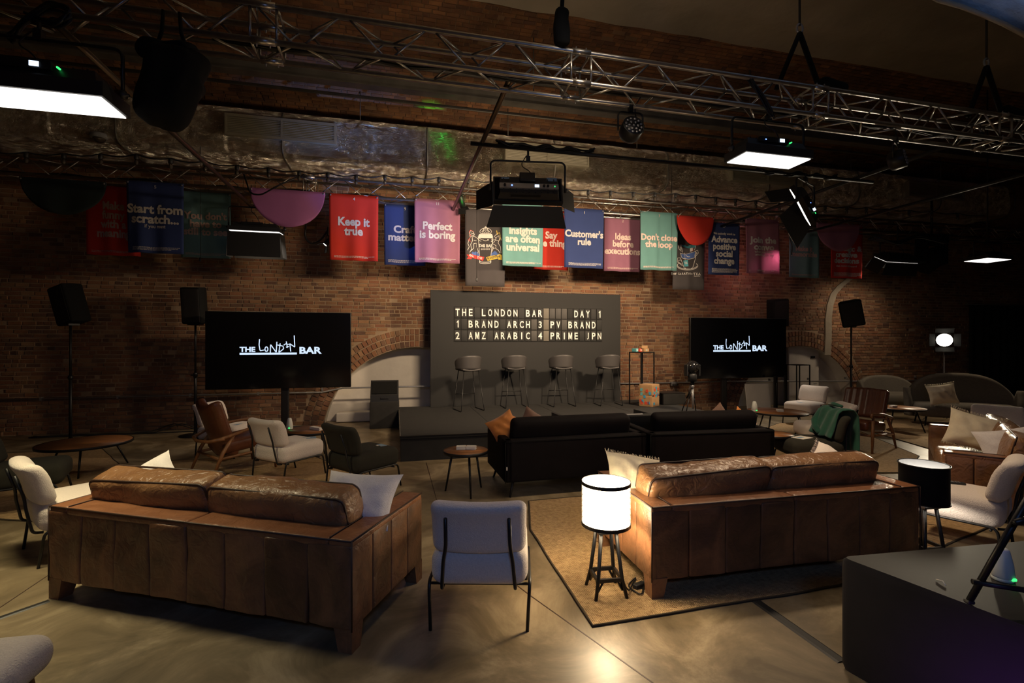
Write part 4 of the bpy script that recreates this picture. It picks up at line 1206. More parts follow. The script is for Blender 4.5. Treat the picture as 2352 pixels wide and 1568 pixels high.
stroke('handwriting', [arcp(150, 1165, 9, 14, 0, 360, 8), [(170, 1182), (172, 1150), (186, 1148)], [(172, 1165), (184, 1164)],
    [(235, 1145), (215, 1160), (218, 1180), (238, 1172)], [(248, 1182), (252, 1150), (266, 1158), (252, 1166), (270, 1180)], [(300, 1148), (288, 1150), (284, 1178), (300, 1176)], [(285, 1164), (298, 1162)],
    [(312, 1182), (328, 1145), (338, 1180)], [(318, 1168), (335, 1166)], [(348, 1150), (376, 1146)], [(362, 1148), (364, 1180)], [(388, 1150), (390, 1180)], [(404, 1148), (416, 1180), (428, 1146)], [(446, 1148), (446, 1180)],
    [(460, 1166), (482, 1166)], [(500, 1150), (540, 1146)], [(520, 1148), (522, 1188)], [(572, 1148), (556, 1150), (554, 1186), (574, 1184)], [(555, 1168), (570, 1166)], [(586, 1190), (602, 1148), (618, 1188)], [(592, 1172), (612, 1172)], [(516, 1206), (612, 1204)]], .010, 't_white')

# ================================================================== STAGE
ST0, ST1, SOFF0, SOFF1, SH = -2.48, 3.25, .42, 3.56, .36
st = thing('stage_platform', 'low black carpeted stage platform under the letter board', 'stage', WW(0, 0, 0), A)
obj('deck', MB().box(((ST0 + ST1) / 2, -(SOFF0 + SOFF1) / 2, SH - .02), (ST1 - ST0, SOFF1 - SOFF0, .04)), M['stage'], st)
obj('skirt', MB().box(((ST0 + ST1) / 2, -(SOFF0 + SOFF1) / 2, (SH - .04) / 2), (ST1 - ST0 - .02, SOFF1 - SOFF0 - .02, SH - .04)), M['stage'], st)
e = MB(); ey = -SOFF1
for a, b in (((ST0, ey, SH), (ST1, ey, SH)), ((ST0, ey, SH), (ST0, -SOFF0, SH)), ((ST1, ey, SH), (ST1, -SOFF0, SH))): e.tube([a, b], .008, 6)
obj('edge_strip', e, M['steel'], st)
for i in range(1, 4):
    s_ = ST0 + (ST1 - ST0) * i / 4
    obj('deck_joint', MB().box((s_, -(SOFF0 + SOFF1) / 2, SH + .0008), (.006, SOFF1 - SOFF0, .0015)), M['black'], st)

# letter board
BOFF = .59
a0, _ = sz(989, 800, BOFF); a1, _ = sz(1425, 800, BOFF)
bw = a1 - a0; bh = 2.39
bd = thing('letter_board', 'tall dark grey backdrop board with three rows of white letters', 'board', WW(a0, BOFF, SH), A)
obj('panel', MB().box((bw / 2, .045, bh / 2), (bw, .09, bh)), M['board'], bd)
for i in (1, 2, 3): pass
for sx in (.4, bw - .4): obj('rear_brace', MB().tube([(sx, .09, 1.2), (sx, .16, .0)], .015, 6).tube([(sx, .09, .02), (sx, .16, .02)], .015, 6), M['black'], bd)
rows = ['THE LONDON BAR     DAY 1', '1 BRAND ARCH 3 PV BRAND ', '2 AMZ ARABIC 4 PRIME JPN']
yy = [(705, 732), (733, 759), (760, 783.6)]
t0, zt0 = sz(1043, 703, BOFF); t1, zb0 = sz(1382.6, 784, BOFF)
ztop = sz(1212, 704.2 + 2.2, BOFF)[1]; zbot = sz(1212, 784, BOFF)[1]
pw = (t1 - t0) / 24; phh = (ztop - zbot) / 3
tile_me = MB().rbox((0, -.006, 0), (pw * .90, .016, phh * .93), .004, 1, mid=1).mesh('tile', M['tile'])
tile_l = tile_me.copy(); tile_l.materials.clear(); tile_l.materials.append(M['tile_light'])
M['tile_mid'] = mat('tile_mid', (.055, .052, .05), .6); tile_m = tile_me.copy(); tile_m.materials.clear(); tile_m.materials.append(M['tile_mid'])
lmesh = {}
light = {(0, 14), (1, 14), (2, 14)}; mid_ = {(1, 12), (2, 12), (0, 17), (1, 17), (0, 15), (0, 16)}
for r in range(3):
    for c in range(24):
        me = tile_l if (r, c) in light else (tile_m if (r, c) in mid_ else tile_me)
        if r == 0 and c == 10 and 0: continue
        o = bpy.data.objects.new('tile', me); COL.objects.link(o); o.parent = bd
        o.location = (t0 - a0 + pw * (c + .5), -.004, ztop - phh * (r + .5) - SH)
        ch = rows[r][c]
        if ch != ' ':
            if ch not in lmesh:
                lm = text_mesh(ch, .205, bold=.018, depth=.001)
                if ch in 'M1':
                    pg = {'M': [(0, 0), (0, 1), (.27, 1), (.5, .42), (.73, 1), (1, 1), (1, 0), (.79, 0), (.79, .62), (.58, .08), (.42, .08), (.21, .62), (.21, 0)],
                          '1': [(.42, 0), (.42, .72), (.12, .66), (.12, .80), (.50, 1), (.74, 1), (.74, 0)]}[ch]
                    lm = MB().poly_xz([(x * .12 if ch == 'M' else x * .075, z * .15) for x, z in pg]); xm_ = max(v[0] for v in lm.v) / 2
                    lm = lm.xf(TR(-xm_, 0, 0)).mesh('letter')
                xs = [v.co.x for v in lm.vertices]; zs = [v.co.z for v in lm.vertices]
                k = .148 / max(.001, max(zs) - min(zs)); zc = (max(zs) + min(zs)) / 2
                ww_ = (max(xs) - min(xs))
                kx = min(k * .86, .086 / ww_)
                for v in lm.vertices: v.co.x *= kx; v.co.z = (v.co.z - zc) * k
                lm.materials.append(M['letter']); lmesh[ch] = lm
            l = bpy.data.objects.new('letter', lmesh[ch]); COL.objects.link(l); l.parent = o; l.location = (0, -.0155, 0)
fr = MB()
for r in range(4): fr.box(((t0 + t1) / 2 - a0, -.006, ztop - phh * r - SH), (t1 - t0 + .02, .010, .008))
obj('tile_rail', fr, M['board'], bd)

# stools
def make_stool(label, loc, rot):
    t = thing('bar_stool', label, 'bar stool', loc, rot, 'grey shell bar stools on the stage')
    H = .80
    obj('seat', MB().rbox((0, 0, H), (.42, .40, .035), .016, 3, fn=lambda p: Vector((p.x * (1 - .12 * (p.y < 0) * abs(p.y) / .2), p.y, p.z - .02 * (1 - (p.x / .21) ** 2)))), M['stoolshell'], t)
    def shell(u, v):
        th = radians(-112 + 224 * u)
        r = .235 + .02 * v
        hh = .27 * (1 - .62 * abs(2 * u - 1) ** 2.2)
        return Vector((r * sin(th) * 1.04, -r * cos(th) * .95 + .02, H + .0 + v * hh))
    obj('backrest', MB().sheet(shell, 28, 8, True, .012), M['stoolshell'], t)
    for sx in (-1, 1):
        x0, x1 = .15 * sx, .235 * sx
        obj('sled_leg', MB().tube(bend([(x0, -.16, H - .03), (x1, -.25, .009), (x1, .25, .009), (x0, .16, H - .03)], .03), .0085, 8), M['black'], t)
    obj('footrest', MB().tube([(-.205, .205, .30), (.205, .205, .30)], .008, 8), M['black'], t)
    obj('under_frame', MB().tube([(-.15, -.16, H - .03), (.15, -.16, H - .03), (.15, .16, H - .03), (-.15, .16, H - .03)], .008, 8, True), M['black'], t)
    return t
# the stools face the room: front (+y local) turned toward the viewer
for (px, py, lb, yw) in ((1076, 941, 'first grey shell bar stool from the left on the stage', 25), (1181, 934, 'second grey shell bar stool from the left on the stage', 14), (1289, 931, 'third grey shell bar stool from the left on the stage', 12), (1396, 929, 'fourth grey shell bar stool, overlapping the right edge of the board', 8)):
    p = G(px, py, SH)
    make_stool(lb, p, radians(0 + yw) + 0 + 0)

# wedge speaker on a black box left of the stage
c = G(876, 984); 
t = tag(obj('plinth', MB().rbox((0, 0, .26), (.56, .50, .52), .012, 2), M['stage'], None, c + Vector((0, .25, 0)), A), 'black cube plinth left of the stage below the wedge speaker', 'plinth')
w_ = thing('wedge_speaker', 'black wedge monitor speaker on the plinth in front of the white niche', 'speaker', c + Vector((0, .25, .52)), A)
prf = [(-.20, 0), (.20, 0), (.20, .38), (.06, .40), (-.20, .12)]
m = MB(); x = .27
vs = [(-x, y, z) for y, z in prf] + [(x, y, z) for y, z in prf]
m.add(vs, [(0, 1, 2, 3, 4), (9, 8, 7, 6, 5)] + [(i, i + 5, (i + 1) % 5 + 5, (i + 1) % 5) for i in range(5)])
obj('cabinet', m, M['blackp'], w_)
g = MB().box((0, 0, 0), (.48, .01, .30), None); g.xf(TR(0, -.085, .265) @ RX(radians(-43))); obj('grille', g, M['matte'], w_)
obj('handle_slot', MB().rbox((0, -.202, .06), (.16, .012, .035), .005, 2), M['black'], w_)

# thin tall stands
def frame_stand(label, c, rot, wx, wy, h, top=True, name='display_stand'):
    t = thing(name, label, 'stand', c, rot)
    r = .012
    for sx in (-1, 1):
        for sy in (-1, 1): obj('leg', MB().box((sx * wx / 2, sy * wy / 2, h / 2), (.02, .02, h)), M['black'], t)
    m = MB()
    for sy in (-1, 1): m.box((0, sy * wy / 2, h), (wx + .02, .02, .02)); m.box((0, sy * wy / 2, .01), (wx, .02, .02))
    for sx in (-1, 1): m.box((sx * wx / 2, 0, h), (.02, wy + .02, .02)); m.box((sx * wx / 2, 0, .01), (.02, wy, .02))
    obj('rails', m, M['black'], t)
    obj('top_plate', MB().box((0, 0, h + .006), (wx, wy, .008)), M['black'], t)
    return t
c = G(1474, 928, SH)
frame_stand('tall thin black wire stand on the stage right of the board', c, A + radians(20), .40, .32, 1.11)
top = c + Vector((0, 0, 1.12))
for i, (dx, dz, mt, lb) in enumerate(((-.14, 0, 'tealpaper', 'small teal carton on the tall wire stand'), (-.06, 0, 'redprint', 'small red carton on the tall wire stand'), (.06, 0, 'cardboard', 'brown carton with mint label on the tall wire stand'))):
    b = thing('carton', lb, 'carton', top + Vector((dx, 0, .002)), A + radians(20), 'cartons on the wire stand')
    obj('box', MB().rbox((0, 0, .035), (.075 if i < 2 else .15, .12, .07), .003, 1), M[mt], b)
    obj('sticker', MB().box((0, -.0605, .035), (.03, .002, .035)), M['t_mint'] if i == 2 else M['paper'], b)
b = thing('carton', 'pale open carton stacked on top of the others on the wire stand', 'carton', top + Vector((.03, 0, .074)), A + radians(12), 'cartons on the wire stand')
obj('box', MB().rbox((0, 0, .03), (.16, .10, .06), .003, 1), M['cardboard'], b)
obj('flap', MB().box((-.06, 0, .065), (.06, .10, .004), RY(.5).to_3x3()), M['cardboard'], b)
# stickered parcel
c = G(1491, 932, SH)
px_ = thing('sticker_parcel', 'cardboard parcel tower with red and blue stickers on the stage', 'parcel', c, A + radians(32))
obj('box', MB().rbox((0, 0, .115), (.30, .30, .225), .004, 1), M['cardboard'], px_)
obj('box', MB().rbox((.005, 0, .345), (.30, .30, .225), .004, 1), M['cardboard'], px_)
rs = random.Random(4)
for i in range(22):
    f = i % 2; u = rs.uniform(-.11, .11); z = .04 + rs.random() * .38
    mt = ['redprint', 'blueprint', 'tealpaper', 'redprint', 'blueprint'][i % 5]
    if f: m = MB().box((u, -.1525, z), (.055, .003, .055), RY(rs.uniform(-.3, .3)).to_3x3())
    else: m = MB().box((-.1525, u, z), (.003, .05, .06), RX(rs.uniform(-.3, .3)).to_3x3())
    obj('sticker', m, M[mt], px_)
obj('tape', MB().box((0, -.152, .228), (.29, .003, .02)), M['matte'], px_)
# black flight case behind
c = G(1530, 928, SH)
fc = thing('flight_case', 'low black flight case on the stage beside the stickered parcel', 'case', c + Vector((.1, .1, 0)), A)
obj('body', MB().rbox((0, 0, .12), (.52, .42, .24), .012, 2), M['stage'], fc)
obj('edge_trim', MB().box((0, 0, .242), (.53, .43, .008)), M['black'], fc)

# screens
def big_screen(label, x0, x1, yt, yb, off, posts, k):
    sa, zt = sz(x0, yt, off); sb, _ = sz(x1, yt, off); xm = (x0 + x1) / 2
    zt = sz(xm, yt, off)[1]; zb = sz(xm, yb, off)[1]
    wd, h = sb - sa, zt - zb
    t = thing('video_screen', label, 'screen', WW((sa + sb) / 2, off, 0), A, 'large video screens')
    zc = (zt + zb) / 2
    obj('cabinet', MB().rbox((0, .035, zc), (wd, .07, h), .006, 2), M['black'], t)
    sc = obj('glass', MB().box((0, -.003, zc), (wd - .02, .006, h - .02)), M['tvglass'], t)
    # logo; scale so that the photograph's marks (3 px = 1) land in place
    u = wd / 986.0
    lx = lambda X: (X - 1877) * u
    lz = lambda Y: (1188 - Y) * u + (zc - .0) + .0
    def ltext(txt, X0, X1, Y0, Y1):
        me = text_mesh(txt, .2, bold=.035)
        xs = [v.co.x for v in me.vertices]; zs = [v.co.z for v in me.vertices]
        for v in me.vertices:
            v.co.x = lx(X0) + (v.co.x - min(xs)) / (max(xs) - min(xs)) * (lx(X1) - lx(X0))
            v.co.z = lz(Y1) + (v.co.z - min(zs)) / (max(zs) - min(zs)) * (lz(Y0) - lz(Y1)); v.co.y -= .0075
        me.materials.append(M['tvlogo']); obj('lettering', me, None, sc)
    ltext('THE', 1607, 1710, 1163, 1200); ltext('BAR', 2008, 2163, 1164, 1216)
    S = [[(1738, 1110), (1735, 1150), (1742, 1192), (1768, 1186)], arcp(1784, 1180, 10, 17, 90, 450, 10), [(1810, 1204), (1812, 1146), (1850, 1204), (1854, 1128)],
         [(1876, 1140), (1868, 1202)], [(1860, 1150), (1896, 1158), (1900, 1178), (1870, 1203)], [(1902, 1150), (1915, 1140), (1930, 1146), (1944, 1142)], [(1918, 1126), (1926, 1168)], [(1918, 1166), (1934, 1160)],
         [(1948, 1196), (1942, 1140), (1976, 1166), (1972, 1082)]]
    m = MB()
    for ln in S: m.ribbon([(lx(a), lz(b)) for a, b in (ln if len(ln) > 6 else [tuple(q)[:2] for q in [(p.x, p.y) for p in bend([Vector((x, y, 0)) for x, y in ln], 6, 3)]])], 6.5 * u, .0015, -.0065)
    obj('handwriting', m, M['tvlogo'], sc)
    obj('underline', MB().box(((lx(1607) + lx(1990)) / 2, -.0073, lz(1213)), (lx(1990) - lx(1607), .0015, 14 * u)), M['tvlogo'], sc)
    for p in posts:
        obj('post', MB().rbox((p, .10, zb / 2 + .25), (.13, .07, zb + .5), .01, 2), M['black'], t)
    obj('base_plate', MB().rbox((posts[0], .02, .02), (1.1, .75, .04), .012, 2), M['black'], t)
    obj('bracket', MB().box((posts[0], .09, zc), (.6, .05, .5)), M['black'], t)
    return t
big_screen('large black screen with white logo to the left of the stage', 471, 806, 716, 892, 1.14, [.06], 1)
big_screen('large black screen with white logo to the right of the stage', 1586, 1806, 730, 868, .90, [-.35], 1)

# confidence monitor and steps box in front of the stage
c = G(1372, 1010)
def flat_monitor(label, pxl, pxr, d0, ztop, depth):
    a = AT(pxl, 960, d0); b = AT(pxr, 958, d0 + .30)
    t = thing('floor_monitor', label, 'monitor', ((a.x + b.x) / 2, (a.y + b.y) / 2, 0), atan2(b.y - a.y, b.x - a.x))
    wd = (b - a).length
    T = RX(radians(28))
    m = MB().rbox((0, 0, .42), (wd, .06, .72), .01, 2).xf(T); obj('housing', m, M['stage'], t)
    m = MB().box((0, .034, .42), (wd - .05, .006, .62)).xf(T); obj('glass', m, M['tvglass'], t)
    m = MB().box((0, .0, .785), (wd - .3, .03, .008)).xf(T); obj('top_trim', m, M['pipe'], t)
    for sx in (-1, 1): obj('side_box', MB().rbox((sx * (wd / 2 + .05), -.10, .34), (.06, .62, .68), .008, 2), M['stage'], t)
    obj('stand', MB().rbox((0, -.05, .02), (wd, .6, .04), .008, 2), M['black'], t)
    return t
flat_monitor('low black floor monitor between stage and black sofas, seen from behind', 1290, 1468, 6.80, .62, 0)

# speakers on stands
def speaker_stand(label, lab2, px, d, z_top, yaw, hgt=.64, wd=.36, tilt=.15, roll=0.0, base=True):
    p = AT(px, 784, d); p.z = 0
    t = thing('speaker_stand', lab2, 'stand', p, yaw, 'tall black speaker stands')
    zb = z_top - hgt
    obj('pole', MB().tube([(0, 0, .02), (0, 0, zb * .55)], .024, 10), M['black'], t)
    obj('inner_pole', MB().tube([(0, 0, zb * .5), (0, 0, zb - .02)], .018, 10), M['black'], t)
    obj('collar', MB().lathe([(.035, zb * .55 - .05), (.035, zb * .55 + .02)], (0, 0, 0), 12), M['black'], t)
    obj('knob', MB().tube([(.02, 0, zb * .55 - .02), (.08, 0, zb * .55 - .02)], .012, 8), M['black'], t)
    obj('base', MB().lathe([(.26, 0), (.26, .012), (.05, .03), (.03, .06)], (0, 0, 0), 24), M['black'], t)
    s = thing('loudspeaker', label, 'speaker', p + Vector((0, 0, zb)), yaw, 'black loudspeakers on stands')
    T = TR(0, 0, hgt / 2) @ RY(roll) @ RX(-tilt) @ TR(0, 0, 0)
    def taper(q):
        return Vector((q.x * (1 - .25 * (q.y < 0) * abs(q.y) / .16), q.y, q.z))
    m = MB().rbox((0, 0, 0), (wd, .34, hgt), .035, 3, fn=taper).xf(T); obj('cabinet', m, M['matte'], s)
    m = MB().rbox((0, .165, 0), (wd * .88, .02, hgt * .9), .009, 2).xf(T); obj('grille', m, M['fabric_black'], s)
    obj('bracket', MB().box((0, 0, -.01), (.20, .16, .03)).tube([(-.10, 0, 0), (-.10, 0, .10)], .008, 6).tube([(.10, 0, 0), (.10, 0, .10)], .008, 6), M['black'], s)
speaker_stand('black loudspeaker tilted down on the leftmost tall stand', 'tall black speaker stand furthest to the left against the brick wall', 162, 8.25, 2.66, radians(160), .66, .42, .12, radians(12))
speaker_stand('black loudspeaker just left of the left screen', 'tall black speaker stand just left of the left screen', 449, 8.75, 2.68, radians(185), .66, .34, .1, 0)
speaker_stand('black loudspeaker peeping above the right screen', 'black speaker stand hidden behind the right screen', 1784, 11.7, 2.72, radians(190), .66, .42, .12, .1)
speaker_stand('black loudspeaker on the tall stand right of the white door', 'tall black speaker stand right of the white door', 1955, 11.3, 2.66, radians(150), .60, .44, .15, radians(10))

# tripod with round camera
c = G(1590, 946, SH)
t = thing('camera_tripod', 'black and silver camera tripod right of the stage', 'tripod', c, radians(10)); t.scale = (.62, .62, .62)
for k, a_ in enumerate((-2.0, -.9, .9)):
    obj('leg', MB().tube([(0, 0, .76), (.16 * sin(a_), .16 * cos(a_), .42)], .024, 8).tube([(.16 * sin(a_), .16 * cos(a_), .44), (.30 * sin(a_), .30 * cos(a_), .01)], .016, 8), M['black'], t)
m = MB()
for k in range(4): m.tube([(-.03 + .02 * k, -.05, .10), (-.03 + .02 * k, -.02, .72)], .007, 6)
obj('front_leg', m, M['pipe'], t)
obj('bowl', MB().lathe([(.02, .72), (.05, .74), (.065, .80), (.05, .83), (.03, .86)], (0, 0, 0), 16), M['pipe'], t)
obj('fluid_head', MB().rbox((0, 0, .88), (.11, .10, .12), .02, 2), M['black'], t)
obj('pan_handle', MB().tube([(-.05, 0, .88), (-.16, -.10, .74), (-.20, -.14, .60)], .010, 6), M['black'], t)
k_ = thing('dome_head_camera', 'round black glossy robotic camera on the tripod', 'camera', c + Vector((0, 0, .585)), radians(10))
obj('base', MB().lathe([(.085, 0), (.085, .12), (.07, .15)], (0, 0, 0), 20), M['blackp'], k_)
sph = [(.125 * sin(pi * i / 12), -.125 * cos(pi * i / 12)) for i in range(13)]
M['gloss'] = mat('gloss_black', (.012, .012, .013), .08, spec=.8)
obj('ball', MB().lathe([(max(.002, r), z) for r, z in sph], (0, 0, .27), 24), M['gloss'], k_)
obj('lens', MB().lathe([(.05, 0), (.05, .02), (.035, .03), (.02, .022)], (.045, -.10, .285), 18, RX(pi / 2 - .1)), M['gloss'], k_)
for sx in (-1, 1): obj('arm', MB().rbox((sx * .125, 0, .21), (.03, .12, .22), .012, 2), M['blackp'], k_)

# frame stand and leaning white board right of the right screen
c = G(1838, 968); c = AT(1833, 784, 11.6); c.z = 0
frame_stand('tall slim black table frame standing in front of the white door', c, A + radians(8), .34, .34, 1.14, name='slim_table')
c = AT(1791, 784, 11.25); c.z = 0
t = thing('screen_trolley', 'thin black upright trolley frame just right of the right screen post', 'stand', c, A)
for x in (-.14, .14): obj('upright', MB().box((x, 0, .45), (.035, .035, .9)), M['black'], t)
obj('foot_bar', MB().box((0, 0, .015), (.34, .5, .03)), M['black'], t)
a, b = AT(1712, 784, 11.35), AT(1776, 784, 11.6)
t = tag(obj('leaning_board', MB().rbox((0, 0, .36), (.66, .02, .70), .03, 3).xf(RX(radians(-8))), M['plaster'], None, ((a.x + b.x) / 2, (a.y + b.y) / 2, 0), A), 'pale rounded whiteboard leaning low below the right screen', 'whiteboard')

# fresnel lamp
c = AT(2168, 784, 10.4); c.z = 0
t = thing('fresnel_lamp', 'lit round-lens film lamp with barn doors on a thin stand', 'lamp', c, face(-.62, -.80))
obj('pole', MB().tube([(0, 0, .05), (0, 0, 1.55)], .014, 8), M['pipe'], t)
for k in range(3):
    a_ = k * 2.1 + .3
    obj('leg', MB().tube([(0, 0, .42), (.36 * cos(a_), .36 * sin(a_), .01)], .010, 6), M['pipe'], t)
obj('housing', MB().lathe([(.09, -.20), (.14, -.16), (.155, .10), (.16, .12), (.14, .12)], (0, 0, 1.73), 20, RX(-pi / 2)), M['black'], t)
obj('lens', MB().lathe([(.135, 0), (.135, .012)], (0, .11, 1.73), 22, RX(-pi / 2)), M['fresnel'], t)
for i, (dx, dz) in enumerate(((0, 1), (0, -1), (1, 0), (-1, 0))):
    Mx = (RX(radians(35) * dz) if dz else RZ(radians(-40) * dx)).to_3x3()
    obj('barn_door', MB().box((dx * .20, .19, 1.73 + dz * .20), (.30 if dz else .006, .16, .006 if dz else .26), Mx), M['matte'], t)
obj('yoke', MB().tube(bend([(-.18, 0, 1.74), (-.18, 0, 1.52), (.18, 0, 1.52), (.18, 0, 1.74)], .04), .009, 6), M['black'], t)
l = bpy.data.lights.new('lamp_light', 'AREA'); l.shape = 'DISK'; l.size = .26; l.energy = LP['fresnel']; l.color = (1, .84, .6); l.spread = radians(90)
o = bpy.data.objects.new('lamp_light', l); COL.objects.link(o); o.parent = t; o.location = (0, .13, 1.73); o.rotation_euler = (pi / 2, 0, 0); o.rotation_euler = Euler((-pi / 2 + pi, 0, 0))
# ================================================================== RUGS
def rug(label, pts, z=.0, h=.010, wavy=.012, edge=True):
    P = [Vector(p) for p in pts]
    n = len(P); o = []
    for i in range(n):
        a, b = P[i], P[(i + 1) % n]; m_ = max(3, int((b - a).length / .12))
        d = (b - a).normalized(); q = Vector((-d.y, d.x, 0))
        for k in range(m_):
            o.append(a.lerp(b, k / m_) + q * wavy * noise.noise(Vector((a.x + k * .35, a.y * 2, i))))
    c = sum((p for p in o), Vector()) / len(o)
    ang = atan2((P[1] - P[0]).y, (P[1] - P[0]).x)
    R = RZ(-ang)
    loc = [R @ (p - c) for p in o]
    area2 = sum(loc[i].x * loc[(i + 1) % len(loc)].y - loc[(i + 1) % len(loc)].x * loc[i].y for i in range(len(loc)))
    if area2 < 0: loc.reverse()
    t = thing('jute_rug', label, 'rug', (c.x, c.y, z), ang, 'jute rugs')
    obj('weave', MB().prism([(p.x, p.y) for p in loc], .001, h), M['jute'], t)
    if edge: obj('binding', MB().tube([(p.x, p.y, h * .6) for p in loc], .009, 6, True), M['jute_edge'], t)
    return t
rug('jute rug under the table lamp and right tan sofa', [G(1362, 1440), G(1930, 1346), G(2330, 1190), G(1990, 1085), G(1214, 1152), G(1218, 1218)])
rug('jute rug under the pale armchairs left of the stage', [G(240, 1185), G(700, 1245), G(905, 1112), G(700, 1042), G(380, 1060)])
rug('jute rug under the round table at the far left', [G(-190, 1180), G(95, 1200), G(290, 1082), G(235, 1032), G(-60, 1045)])
rug('jute rug behind the two black sofas on the right', [G(1560, 1090), G(2090, 1086), G(2110, 1048), G(1925, 970), G(1790, 972), G(1712, 1000), G(1700, 1040)])
rug('jute rug under the far round table by the grey sofa', [G(2000, 992), G(2200, 1050), G(2330, 1000), G(2080, 962), G(1990, 968)])

# ================================================================== CUSHIONS
def pillow(label, loc, rotm, w=.46, h=.46, T=.15, mt='pillow_white', seed=0, name='throw_pillow', group='throw pillows', fringe=False):
    t = tag(obj(name, MB(), M[mt], None, loc), label, 'pillow', group)
    def f(side):
        def g(u, v):
            x, y = 2 * u - 1, 2 * v - 1
            pinch = 1 - .10 * (1 - x * x) * 1.0
            pinx = 1 - .10 * (1 - y * y)
            th = T / 2 * ((1 - x ** 4) * (1 - y ** 4)) ** .5 * (.55 + .45 * (1 - .5 * (x * x + y * y)))
            n_ = noise.noise(Vector((x * 2.2 + seed, y * 2.2, side * 3))) * .02 * (1 - x ** 4) * (1 - y ** 4) + .008 * sin((x + y * .6) * 9 + seed) * (1 - x * x) * (1 - y * y)
            return Vector((x * w / 2 * pinx, side * (th + n_), y * h / 2 * pinch))
        return g
    m = MB().sheet(f(-1), 18, 18, True)
    g2 = f(1)
    m.sheet(lambda u, v: g2(1 - u, v), 18, 18, True)
    m.xf(rotm)
    me = m.mesh(name, M[mt]); t.data = me
    if fringe:
        fm = MB(); rr = random.Random(seed)
        for i in range(60):
            u = i / 59
            for vv in (0, 1):
                x = (2 * u - 1) * w / 2; z = (2 * vv - 1) * h / 2 * (1 - .1 * (1 - (2 * u - 1) ** 2))
                fm.tube([(x, 0, z), (x + rr.uniform(-.01, .01), rr.uniform(-.012, .012), z + (2 * vv - 1) * .03)], .002, 3)
        fm.xf(rotm); k = obj('fringe', fm, M[mt], t); k['kind'] = 'stuff'
    return t

